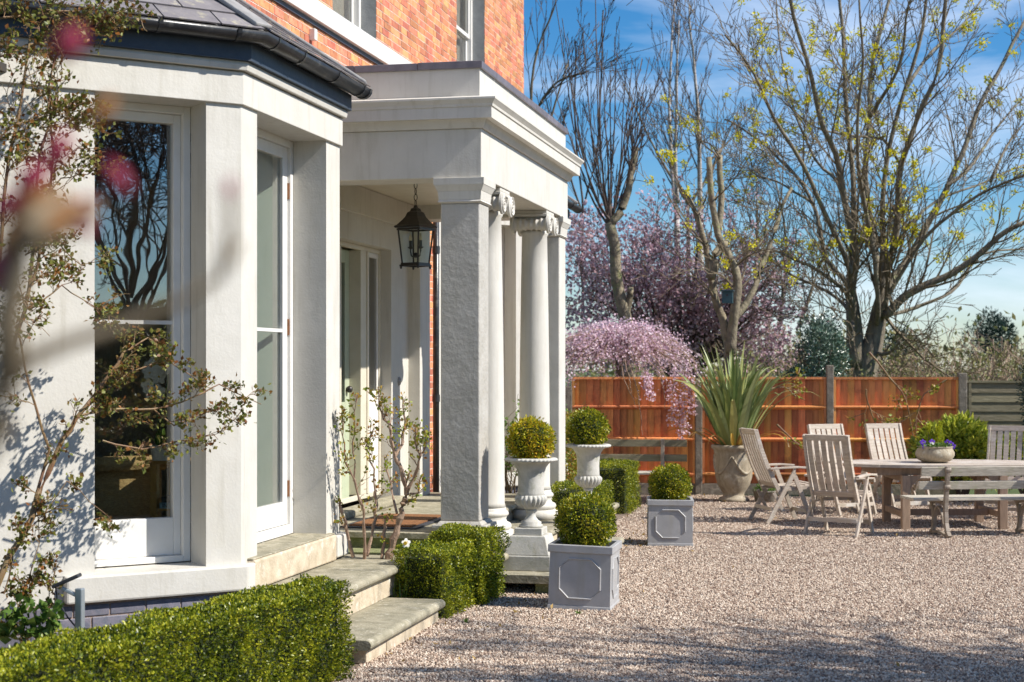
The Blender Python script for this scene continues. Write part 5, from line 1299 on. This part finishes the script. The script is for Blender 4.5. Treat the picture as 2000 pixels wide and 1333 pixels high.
wc = cw(1.62, 24.4)
cherry = empty('weeping_cherry', wc, 'weeping cherry with pale pink strands hanging over the orange fence', 'tree')
tr, tw = MB(), MB(); P_, N_ = [], []
tr.tube([(wc.x, wc.y, 0), (wc.x+.03, wc.y, 1.2), (wc.x, wc.y+.03, 2.1)], [.09, .07, .06], 9)
topz = 2.42
for i in range(460):
    az = rnd(0, 2*PI); rr = rnd(.3, 1.62) if random.random() > .25 else rnd(.1, 1.0); L_ = rnd(.5, 1.2)
    sx_, sy_ = (1.0, 1.05)
    ext = 1.0
    if math.cos(az) > 0: ext = 1.0
    ctr = Vector((wc.x, wc.y, 0)); hx = Vector((math.cos(az), math.sin(az), 0))
    arch = topz+rnd(-.28, .1); pts = [Vector((wc.x, wc.y, 2.0))]
    for j in range(1, 4): pts.append(ctr+hx*(rr*ext*j/4)+Vector((0, 0, 2.0+((arch-.40*(rr/1.62)**2.2*(j/3)**2)-2.0)*math.sin(PI/2*j/3))))
    e = ctr+hx*rr*ext; droopend = arch-.18-(.36*L_ if random.random() < .85 else .95*L_)*(.3+.7*min(1, rr/1.4)); arch -= .55*(rr/1.62)**2.2
    z = arch-.12*rr; q = e.copy(); q.z = z; sgs = []
    while z > droopend:
        sgs.append(Vector((q.x+rnd(-.015, .015), q.y+rnd(-.015, .015), z))); z -= .11; q += hx*.015
    pts += sgs; n2 = len(pts)
    if n2 < 3: continue
    tw.tube(pts, [max(.003, .009*(1-i_/n2)) for i_ in range(n2)], 3, False)
    pts = [p__ for pa_, pb_ in zip(pts[1:-1], pts[2:]) for p__ in ((pa_, pa_.lerp(pb_, .5)) if (pb_-pa_).length > .15 else (pa_,))]
    for a in pts:
        k = 10 if random.random() < .72 else 3
        for _ in range(k): P_.append((a.x+random.gauss(0, .05), a.y+random.gauss(0, .05), a.z+random.gauss(0, .06))); N_.append((rnd(-1, 1), rnd(-1, 1), rnd(-.6, .6)))
tr.build('trunk', bark_g, cherry, smooth=True); tw.build('crown', shrubstem, cherry)
leaves('blossom', P_, N_, .036, pink_a, cherry, aspect=.85, tilt=.6, kind='stuff')
# longest strands fall in front of the fence, tagged with blossom low down
tw = MB(); P_, N_ = [], []
for (u0, v0, u1, v1, fl) in [(1335, 700, 1340, 840, 1), (1318, 690, 1312, 825, 1), (1345, 690, 1352, 800, 1), (1260, 720, 1272, 775, 1), (1240, 730, 1255, 850, 0), (1215, 730, 1245, 800, 0), (1290, 720, 1300, 800, 0), (1225, 720, 1235, 770, 0), (1325, 760, 1330, 860, 1)]:
    n = 9; pts = [at(u0+(u1-u0)*j/n+rnd(-2, 2), v0+(v1-v0)*j/n, 22.85) for j in range(n+1)]; pts[0] = pts[0].lerp(Vector((wc.x, wc.y, 2.2)), .35)
    tw.tube(pts, [.008*(1-.6*j/n) for j in range(n+1)], 4, False)
    if fl:
        for a in pts[2:]:
            for _ in range(26): P_.append((a.x+rnd(-.06, .06), a.y+rnd(-.05, .05), a.z+rnd(-.07, .07))); N_.append((rnd(-1, 1), rnd(-1, 1), rnd(-.5, .5)))
tw.build('hanging_strands', shrubstem, cherry); leaves('low_blossom', P_, N_, .036, pink_a, cherry, aspect=.85, tilt=.6, kind='stuff')

# ---- evergreens, laurel and scrub
def bush(name, label, c, rad, n, size, leaf, aspect=.5, stems=True, lumps=9, cat='shrub', inner=.55, group=None):
    o = empty(name, (c.x, c.y, 0), label, cat, group); Ps, Ns = [], []
    for k in range(lumps):
        d0 = np.random.normal(0, 1, 3); d0[2] = abs(d0[2])*.8; d0 /= np.linalg.norm(d0)
        cc = np.array([c.x, c.y, c.z])+d0*np.array(rad)*.55; m_ = n//lumps; d = np.random.normal(0, 1, (m_, 3)); d /= np.linalg.norm(d, axis=1)[:, None]
        Ps.append(cc+d*np.array(rad)*.52*np.random.uniform(inner, 1, (m_, 1))); Ns.append(d+np.array([0, 0, .2]))
    P = np.concatenate(Ps); N = np.concatenate(Ns); ok = P[:, 2] > .02
    leaves('foliage', P[ok], N[ok], size, leaf, o, aspect=aspect, tilt=.6, kind='stuff')
    st = MB()
    for k in range(7): st.tube([(c.x+rnd(-.05, .05), c.y+rnd(-.05, .05), 0), (c.x+rnd(-1, 1)*rad[0]*.3, c.y+rnd(-1, 1)*rad[1]*.3, c.z*.7), (c.x+rnd(-1, 1)*rad[0]*.6, c.y+rnd(-1, 1)*rad[1]*.6, c.z+rad[2]*.4)], [.03, .02, .008], 5)
    st.build('stem', twig_d, o); return o
c = at(1592, 700, 26); bush('holly_bush', 'glossy blue green evergreen bush just over the fence beside the maple trunk', Vector((c.x, c.y, 1.7)), (.52, .6, 1.1), 6200, .055, holly_leaf, inner=.7)
c = at(1560, 730, 25.2); bush('evergreen_shrub', 'dark low evergreen between the phormium and the holly', Vector((c.x, c.y, 1.35)), (.45, .5, .5), 3000, .05, dark_leaf)
c = at(1880, 870, 21.9); bush('spotted_laurel', 'yellow spotted laurel bush in front of the fence end', Vector((c.x, c.y, .50)), (.72, .42, .62), 5200, .11, auc_leaf, .38, inner=.75)
c = at(1965, 870, 21.9); bush('spotted_laurel', 'second spotted laurel half hidden behind the end chair', Vector((c.x+.25, c.y, .42)), (.45, .4, .52), 2600, .10, auc_leaf, .38, inner=.75)
c = at(2018, 770, 21.2); bush('dark_shrub', 'nearly black green conifer shrub at the picture edge over the grey fence', Vector((c.x+.12, c.y, 1.25)), (.42, .4, 1.05), 5200, .05, dark_leaf, .3)
c = at(1932, 640, 70); bush('conifer_tree', 'dark distant conifer crown on the skyline', Vector((c.x, c.y, 2.4)), (1.3, 1.3, 1.9), 3800, .16, dark_leaf, .35, cat='tree')
c = at(1760, 690, 55); bush('conifer_tree', 'small far conifer showing through the maple branches', Vector((c.x, c.y, 1.9)), (.9, .9, 1.3), 1800, .14, dark_leaf, .35, cat='tree')
# distant scrub belt
hg = MB(); Ps, Ns = [], []
for i in range(150):
    x = rnd(2, 26); z = rnd(34, 60); p = cw(x, z); tall = rnd(2.0, 3.3)
    n_ = 150; d = np.random.normal(0, 1, (n_, 3)); d /= np.linalg.norm(d, axis=1)[:, None]
    Ps.append(np.array([p.x, p.y, tall*.45])+d*np.array([1.0, 1.0, tall*.55])*np.random.uniform(.5, 1, (n_, 1))); Ns.append(d)
leaves('distant_scrub', np.concatenate(Ps), np.concatenate(Ns), .17, olive_leaf, None, kind='stuff', aspect=.6)
bpy.data.objects['distant_scrub']['label'] = 'olive scrub and bare hedgerow far beyond the fence'
th = MB()
for i in range(260):
    x = rnd(3.5, 13); z = rnd(26.5, 40); p = cw(x, z); lean = Vector((rnd(-.5, .5), rnd(-.5, .5), 1))
    grow(th, Vector((p.x, p.y, .3)), lean, rnd(1.2, 2.0), .02, 1, dict(wob=.16, up=[0, .02, .0, 0], rmin=.006, tip=9, n=[0, 0, 5, 3], t0=.2, ang=.7, ratio=.55))
tag(th.build('bramble_thicket', shrubstem, kind='stuff'), 'tangled bare bramble stems behind the fence')
Ps = []; 
for i in range(5200):
    p = cw(rnd(4.2, 12), rnd(26, 34)); Ps.append((p.x, p.y, .8+rnd(0, 1.25)))
leaves('thicket_leaves', Ps, np.tile([0, 0, 1.], (len(Ps), 1)), .06, olive_leaf, None, kind='stuff')

# far house-side trees seen over the horizon line
# ---- climbing rose twigs on the fence
cr_ = empty('fence_rose', at(1760, 900, 22.4), 'bare climbing rose canes trained on the orange fence', 'plant')
mb = MB(); tips = []
for pts in ([(1700, 688), (1740, 740), (1770, 780), (1782, 840), (1790, 900)], [(1850, 742), (1800, 770), (1792, 800), (1790, 850)], [(1690, 760), (1700, 800), (1715, 835)], [(1520, 830), (1550, 860), (1575, 880)], [(1500, 760), (1530, 755), (1555, 775)]):
    limb(mb, pts, 22.35, .1, .014, .007, PM, 3, tips, 2, .35)
mb.build('cane', rose_m, cr_, kind='stuff'); clusters('leaf_tuft', tips, .5, 5, .03, .05, fresh_leaf, cr_)

# ================================================================== climbing rose on the near bay
RZ = lambda u: 9.02+1.0*(u/500.0)      # a hand's breadth in front of the splayed wall
rose = empty('climbing_rose', (at(20, 1200, 8.8).x, at(20, 1200, 8.8).y, 0), 'climbing rose with bronze young leaves on the near bay wall', 'plant')
mb = MB(); tips = []
PR = dict(wob=.22, up=[0, .02, .02, .0], rmin=.0022, tip=1, n=[0, 0, 4, 3], t0=.15, ang=.8, ratio=.55)
def cane(pts, r0, r1, k, L, off=0.0, lvl=1):
    n = len(pts); P = [at(u, v, RZ(u)+off) for u, v in pts]; m2 = []
    for i in range(n-1):
        for j in range(3): m2.append(P[i].lerp(P[i+1], j/3)+Vector((rnd(-1, 1), rnd(-1, 1), rnd(-1, 1)))*.008)
    m2.append(P[-1]); m = len(m2); rad = [r0+(r1-r0)*i/(m-1) for i in range(m)]; mb.tube(m2, rad, 6)
    for j in range(k):
        t = (j+random.random())/k; i = min(m-2, int(t*(m-1))); dd = (m2[i+1]-m2[i]).normalized(); ax = dd.cross(Vector((random.gauss(0, 1), random.gauss(0, 1), random.gauss(0, 1)))).normalized()
        nd = Matrix.Rotation(rnd(.4, 1.1), 3, ax) @ dd; nd = (nd+Vector((.25, -.25, .1))).normalized()
        grow(mb, m2[i], nd, L*rnd(.5, 1.2), max(.003, rad[i]*.45), lvl, PR, tips, 4)
cane([(-60, 1260), (0, 1125), (60, 1010), (110, 880), (150, 820), (205, 745), (240, 690)], .021, .009, 6, .22)
cane([(60, 1010), (95, 880), (55, 750), (35, 640)], .010, .005, 5, .22)
cane([(150, 815), (210, 800), (300, 800), (380, 775), (430, 750), (510, 790)], .009, .003, 12, .16)
cane([(165, 800), (250, 730), (320, 700), (395, 750)], .007, .003, 8, .16)
cane([(240, 690), (290, 660), (325, 690)], .006, .003, 5, .14)
cane([(300, 800), (340, 830), (420, 800), (470, 830)], .005, .0025, 7, .14)
cane([(200, 860), (280, 880), (350, 860), (420, 850)], .006, .003, 8, .14)
cane([(20, 700), (60, 560), (70, 420), (80, 300), (110, 180)], .012, .006, 12, .32)
cane([(-20, 700), (0, 500), (10, 340), (40, 200), (60, 60)], .012, .006, 14, .34)
cane([(60, 560), (95, 420), (105, 300), (95, 160), (130, 60)], .009, .005, 12, .28)
cane([(-30, 300), (20, 250), (80, 230), (150, 210)], .006, .003, 9, .22)
cane([(-20, 120), (50, 90), (120, 80), (190, 50), (240, 30)], .007, .003, 16, .2)
cane([(-20, 40), (60, 30), (150, 20), (210, 10)], .007, .003, 14, .18)
cane([(60, 600), (120, 560), (180, 600), (230, 580)], .005, .002, 8, .16)
cane([(50, 500), (110, 470), (160, 520), (200, 500)], .005, .002, 7, .16)
cane([(70, 400), (120, 350), (170, 340), (190, 320)], .005, .002, 7, .16)
cane([(80, 250), (130, 200), (180, 200)], .005, .002, 7, .15)
cane([(10, 1160), (30, 1060), (90, 1000), (130, 940), (200, 1000), (235, 1040)], .004, .002, 6, .12)
cane([(20, 1220), (60, 1120), (80, 1060), (70, 980)], .004, .002, 7, .14)
for u, v, k in ((40, 1190, 5), (90, 1160, 5)): cane([(u, 1260), (u+5, v), (u+20, v-60)], .004, .002, k, .10)
mb.build('cane', rose_m, rose)
clusters('young_leaves', tips, .40, 3, .018, .030, rose_leaf, rose)
tl = [(at(rnd(0, 120), rnd(1180, 1250), 9.0), Vector((rnd(-.5, .8), -.6, .5))) for _ in range(110)]
clusters('ground_leaves', tl, 1, 2, .02, .06, grass_leaf, rose)

# ---- pruned rose shrub between the bay steps and the porch
sh0 = at(760, 1095, 12.25); sh0.z = 0
shr = empty('rose_shrub', sh0, 'pruned rose shrub with knobbly stems and fresh leaves beside the steps', 'shrub')
mb = MB(); tips = []
def c6(pts): return [(640+x/3.25, 700+y/3.25) for x, y in pts]
def cane2(pts, r0, r1, k, L, dz=0.):
    n = len(pts); P = [at(u, v, 12.25+dz*(i/(n-1))) for i, (u, v) in enumerate(c6(pts))]; m2 = []
    for i in range(n-1):
        for j in range(3): m2.append(P[i].lerp(P[i+1], j/3)+Vector((rnd(-1, 1), rnd(-1, 1), rnd(-1, 1)))*.008)
    m2.append(P[-1]); m = len(m2); rad = [(r0+(r1-r0)*i/(m-1))*(1+.25*math.sin(i*2.3)) for i in range(m)]; mb.tube(m2, rad, 7)
    for j in range(k):
        t = .35+.65*(j+random.random())/k; i = min(m-2, int(t*(m-1))); dd = (m2[i+1]-m2[i]).normalized(); ax = dd.cross(Vector((random.gauss(0, 1), random.gauss(0, 1), random.gauss(0, 1)))).normalized()
        nd = Matrix.Rotation(rnd(.4, .9), 3, ax) @ dd; grow(mb, m2[i], (nd+Vector((0, 0, .4))).normalized(), L*rnd(.5, 1.2), max(.004, rad[i]*.5), 2, PR, tips, 4)
cane2([(385, 1290), (420, 1150), (460, 1020), (480, 930), (500, 860), (470, 720), (425, 630), (400, 480), (400, 420)], .030, .010, 6, .16)
cane2([(400, 420), (350, 390), (330, 300), (320, 180)], .012, .005, 8, .12)
cane2([(425, 630), (470, 540), (490, 400), (480, 260)], .013, .005, 9, .12, .2)
cane2([(500, 860), (560, 720), (585, 620), (560, 540), (555, 440)], .014, .006, 8, .13, -.2)
cane2([(585, 620), (620, 560), (640, 500)], .008, .004, 5, .10)
cane2([(235, 1290), (235, 1100), (225, 960), (170, 780), (120, 680), (105, 600)], .013, .006, 7, .14, -.2)
cane2([(250, 1260), (290, 1060), (310, 930), (300, 850)], .014, .010, 4, .16, .2)
cane2([(160, 1260), (120, 1080), (85, 960), (70, 890)], .014, .010, 2, .08)
cane2([(350, 1270), (360, 1120), (370, 1020)], .014, .012, 2, .08, .1)
cane2([(170, 780), (165, 600), (170, 400), (190, 230)], .007, .003, 8, .10, -.1)
cane2([(105, 600), (100, 440), (90, 320)], .006, .003, 5, .10)
cane2([(310, 930), (290, 700), (240, 560), (290, 460)], .008, .004, 8, .12)
cane2([(440, 980), (400, 800), (360, 620)], .010, .005, 6, .13, .3)
cane2([(520, 860), (580, 850), (590, 760)], .009, .005, 4, .08)
mb.build('stem', shrubstem, shr); clusters('young_leaves', tips, .55, 3, .016, .030, fresh_leaf, shr)

# ---- daffodil beside the hedge
dz0 = at(787, 1110, 11.9); dz0.z = .02
da = empty('daffodil', dz0, 'single pale daffodil with blue green leaves beside the hedge', 'flower')
fc = at(793, 1061, 11.9)
MB().tube([dz0, dz0.lerp(fc, .6)+Vector((.01, 0, 0)), fc], .005, 5).build('stalk', grass_leaf, da)
flower(fc, (.6, -1, .1), .035, petal_w, petal_w, da); MB().lathe([(.010, 0), (.014, -.022), (.013, -.022)], (fc.x, fc.y, fc.z), 10, axis='Y').build('trumpet', petal_y, da)
for i in range(9):
    mb = MB(); strap(mb, dz0+Vector((rnd(-.08, .06), rnd(-.05, .05), 0)), rnd(0, 6.28), rnd(.25, .38), .014, rnd(.02, .25), rnd(0, .4)); mb.build('leaf_blade', grass_leaf, da)
# a climber by the second bay, seen between the columns
cl0 = at(1000, 900, 17.9); cl0.z = .3
clo = empty('climbing_plant', cl0, 'leafy climber on the far bay seen between the columns', 'plant')
mb = MB(); tips = []
for i in range(7): grow(mb, Vector((cl0.x+rnd(-.05, .05), cl0.y, .3)), Vector((rnd(-.12, .12), rnd(-.1, .1), 1)), rnd(.8, 1.1), .012, 1, PR, tips, 6)
mb.build('stem', twig_m, clo); clusters('leaf_tuft', tips, .8, 4, .03, .045, grass_leaf, clo)
# weeds on the gravel
for (u, v, zc, lb) in ((1130, 1197, 11.95, 'tiny green weed at the foot of the nearer planter'), (910, 1215, 11.55, 'small weed on the gravel at the hedge foot')):
    p = at(u, v, zc); p.z = 0; wd = empty('weed', p, lb, 'weed')
    for i in range(9): mb = MB(); strap(mb, p, rnd(0, 6.28), rnd(.03, .06), .016, rnd(.2, 1.1), .6, 4); mb.build('leaf', grass_leaf, wd)

Pf = [(rnd(-3.0, -2.2), rnd(9.6, 21), .012) for _ in range(170)]+[(rnd(-2.9, 5), rnd(21.8, 22.9), .012) for _ in range(120)]+[(rnd(-2.4, 4), rnd(10, 21), .012) for _ in range(40)]
leaves('fallen_leaves', Pf, np.tile([0, 0, .25], (len(Pf), 1)), .035, phor_dead, None, kind='stuff')
bpy.data.objects['fallen_leaves']['label'] = 'small dry brown leaves fallen on the gravel'
# ================================================================== inside the near bay
wk = at(250, 985, 11.2)
ch_ = empty('wicker_chair', (wk.x, wk.y, .55), 'wicker armchair back seen low through the bay window', 'chair')
WM = Matrix.Translation((wk.x, wk.y, 0)) @ Matrix.Rotation(R(48), 4, 'Z')
MB().box((-.26, -.05, .62), (.24, .03, 1.14), WM).build('wicker_back', wicker, ch_, bevel=.03)
MB().box((-.30, -.12, 1.12), (.28, .10, 1.22), WM).build('top_roll', wicker, ch_, bevel=.045)
MB().box((-.26, .04, .62), (.24, .55, .9), WM).build('seat', wicker, ch_, bevel=.03)
for dx in (-.22, .2): MB().box((dx-.02, 0, .55), (dx+.02, .04, .62), WM).build('leg', oak, ch_)
sk = at(302, 960, 11.0)
sto = empty('oak_table', (sk.x, sk.y, .55), 'small oak side table inside the bay window', 'table')
for dx in (0, .30):
    for dy in (0, .3): MB().box((sk.x+dx-.025, sk.y+dy-.025, .55), (sk.x+dx+.025, sk.y+dy+.025, 1.18)).build('leg', oak, sto, bevel=.004)
MB().box((sk.x-.05, sk.y-.05, 1.181), (sk.x+.36, sk.y+.36, 1.205)).build('table_top', oak, sto, bevel=.004)
MB().box((sk.x+.026, sk.y-.02, .86), (sk.x+.274, sk.y+.32, .875)).build('shelf', oak, sto)
bk = empty('book', (sk.x+.14, sk.y+.05, .876), 'pale blue book lettered INTE on the low shelf', 'book')
MB().box((sk.x+.04, sk.y-.01, .876), (sk.x+.26, sk.y+.20, .915)).build('cover', paper, bk)
def text(s_, loc, size, m, parent, rz=0, name='lettering'):
    cu = bpy.data.curves.new(name, 'FONT'); cu.body = s_; cu.size = size; cu.extrude = .001
    o = bpy.data.objects.new(name, cu); COL.objects.link(o); o.parent = parent; o.location = Vector(loc)-ROOT[parent]; o.rotation_euler = (PI/2, 0, rz); cu.materials.append(m); return o
text('INTE', (sk.x+.06, sk.y-.013, .884), .04, ink, bk)
MB().box((sk.x+.05, sk.y, .916), (sk.x+.25, sk.y+.2, .955)).build('second_book', ink, bk)
orc = at(312, 740, 10.95)
op = empty('orchid', (orc.x, orc.y, 1.206), 'white orchid in a pot inside the bay window', 'plant')
MB().lathe([(.05, 1.207), (.065, 1.31), (.06, 1.31)], (orc.x, orc.y, 0), 18).build('pot', petal_w, op)
for sx in (-.02, .03):
    MB().tube([(orc.x, orc.y, 1.30), (orc.x+sx, orc.y, 1.55), (orc.x+sx*2, orc.y, 1.78), (orc.x+sx*2-.06, orc.y-.03, 1.88)], .005, 5).build('flower_spike', grass_leaf, op)
for i in range(11):
    c = Vector((orc.x+rnd(-.10, .09), orc.y+rnd(-.06, .02), 1.66+rnd(0, .26))); flower(c, (.5, -1, .1), .052, petal_w, petal_w, op)
for az in (-2.6, -1.2, .3, 1.8): mb = MB(); strap(mb, (orc.x, orc.y, 1.30), az, .2, .06, .8, 1.2, 5); mb.build('leaf', grass_leaf, op)

# ================================================================== magnolia twig close to the lens
mg = empty('magnolia_branch', at(20, 700, .85), 'out of focus budding twig hanging close in front of the wall', 'branch')
mb = MB(); ZC = .86
def cl(pts, r0, r1):
    P = [at(u, v, ZC+dz) for u, v, dz in pts]; n = len(P); mb.tube(P, [r0+(r1-r0)*i/(n-1) for i in range(n)], 8)
cl([(-140, 860, 0), (-40, 780, 0), (20, 740, 0), (60, 700, 0), (130, 670, .01), (230, 640, .02), (350, 590, .03), (430, 540, .03), (470, 470, .04)], .0062, .0020)
cl([(20, 745, 0), (15, 620, 0), (35, 520, -.01), (60, 440, -.01), (120, 380, 0)], .0095, .0040)
cl([(40, 480, -.01), (100, 460, .0), (160, 430, .01), (190, 400, .01)], .0055, .0035)
cl([(430, 540, .03), (452, 440, .04), (447, 360, .04)], .0032, .0022)
cl([(-60, 900, 0), (0, 820, .0), (20, 760, .0)], .010, .009)
mb.build('twig', MATS['twig_bark'], mg, smooth=True)
def bud(u, v, zo, L, r_, ang, m):
    r_ *= 1.45; L *= 1.15
    c = at(u, v, ZC+zo); b = MB(); n = 8; ax = Vector((CA*math.cos(ang), SA*math.cos(ang), math.sin(ang)))
    pts = [c+ax*(L*(i/n-.5)) for i in range(n+1)]; b.tube(pts, [r_*math.sin(PI*(i+.35)/(n+.7))+.0003 for i in range(n+1)], 8); b.build('bud', m, mg, smooth=True)
bud(112, 295, .01, .022, .0040, 1.1, mag_leaf); bud(230, 345, .02, .020, .0034, 2.2, mag_leaf); bud(135, 85, -.01, .018, .005, .9, mag_leaf); bud(448, 372, .04, .012, .0022, 1.5, mag_leaf)
bud(75, 405, 0, .030, .0065, .5, tan_leaf); bud(30, 470, 0, .028, .0062, 1.4, tan_leaf); bud(125, 410, .01, .024, .0042, .1, tan_leaf); bud(20, 400, 0, .024, .0040, .3, mag_leaf); bud(165, 400, .02, .016, .0030, .1, mag_leaf); bud(200, 215, .02, .018, .0036, .8, tan_leaf); bud(60, 350, 0, .020, .0045, .8, mag_leaf); bud(95, 440, 0, .022, .0050, .2, tan_leaf); bud(5, 520, 0, .026, .0055, 1.2, mag_leaf); bud(150, 440, .01, .018, .0036, -.3, mag_leaf); bud(10, 640, 0, .022, .003, 1.3, mag_leaf)
# ================================================================== tree outside the frame: its shade lies on the gravel, its crown mirrors in the panes
def off_tree(x, y, label, h_, n0, sd, rr=.16, spread=.5):
    random.seed(sd)
    o = empty('bare_tree', (x, y, 0), label, 'tree'); tr, tw = MB(), MB()
    tr.tube([(x, y, 0), (x+.1, y, h_*.15), (x, y+.1, h_*.30)], [rr*1.3, rr, rr*.85], 10)
    PO = dict(wob=.12, up=[0, .05, .03, .02, .02], rmin=.008, tip=9, n=[0, 5, 5, 5, 3], t0=.2, ang=.7, ratio=.6)
    for i in range(n0):
        a_ = 2*PI*i/n0+rnd(-.3, .3); grow(tr if i < 0 else tw, Vector((x, y+.05, h_*rnd(.22, .32))), Vector((math.cos(a_)*spread, math.sin(a_)*spread, 1)), h_*.42, rr*.6, 0, PO, None, 6)
    tr.build('trunk', bark_b, o, smooth=True); tw.build('crown', twig_d, o)
off_tree(7.0, 9.1, 'bare tree out of view whose shade reaches the near gravel', 9.2, 12, 5, .26)
off_tree(9.2, 2.9, 'second bare tree out of view mirrored in the bay window', 9.6, 8, 9, .075)
hedge([(4.2, .5), (5.2, .5), (5.2, 7.0), (4.2, 7.0)], 2.25, 'tall unclipped hedge out of view mirrored low in the bay window', 500, dark_leaf)
off_tree(13.0, -1.5, 'third bare tree out of view mirrored in the bay window', 12.0, 8, 31, .08)
hedge([(17, -14), (18, -14), (18, 9), (17, 9)], 3.2, 'tall dark hedge out of view mirrored low in the panes', 160)
off_tree(9.2, 24.0, 'bare tree out of view whose shade crosses the fence', 6.5, 5, 12, .12, .7)
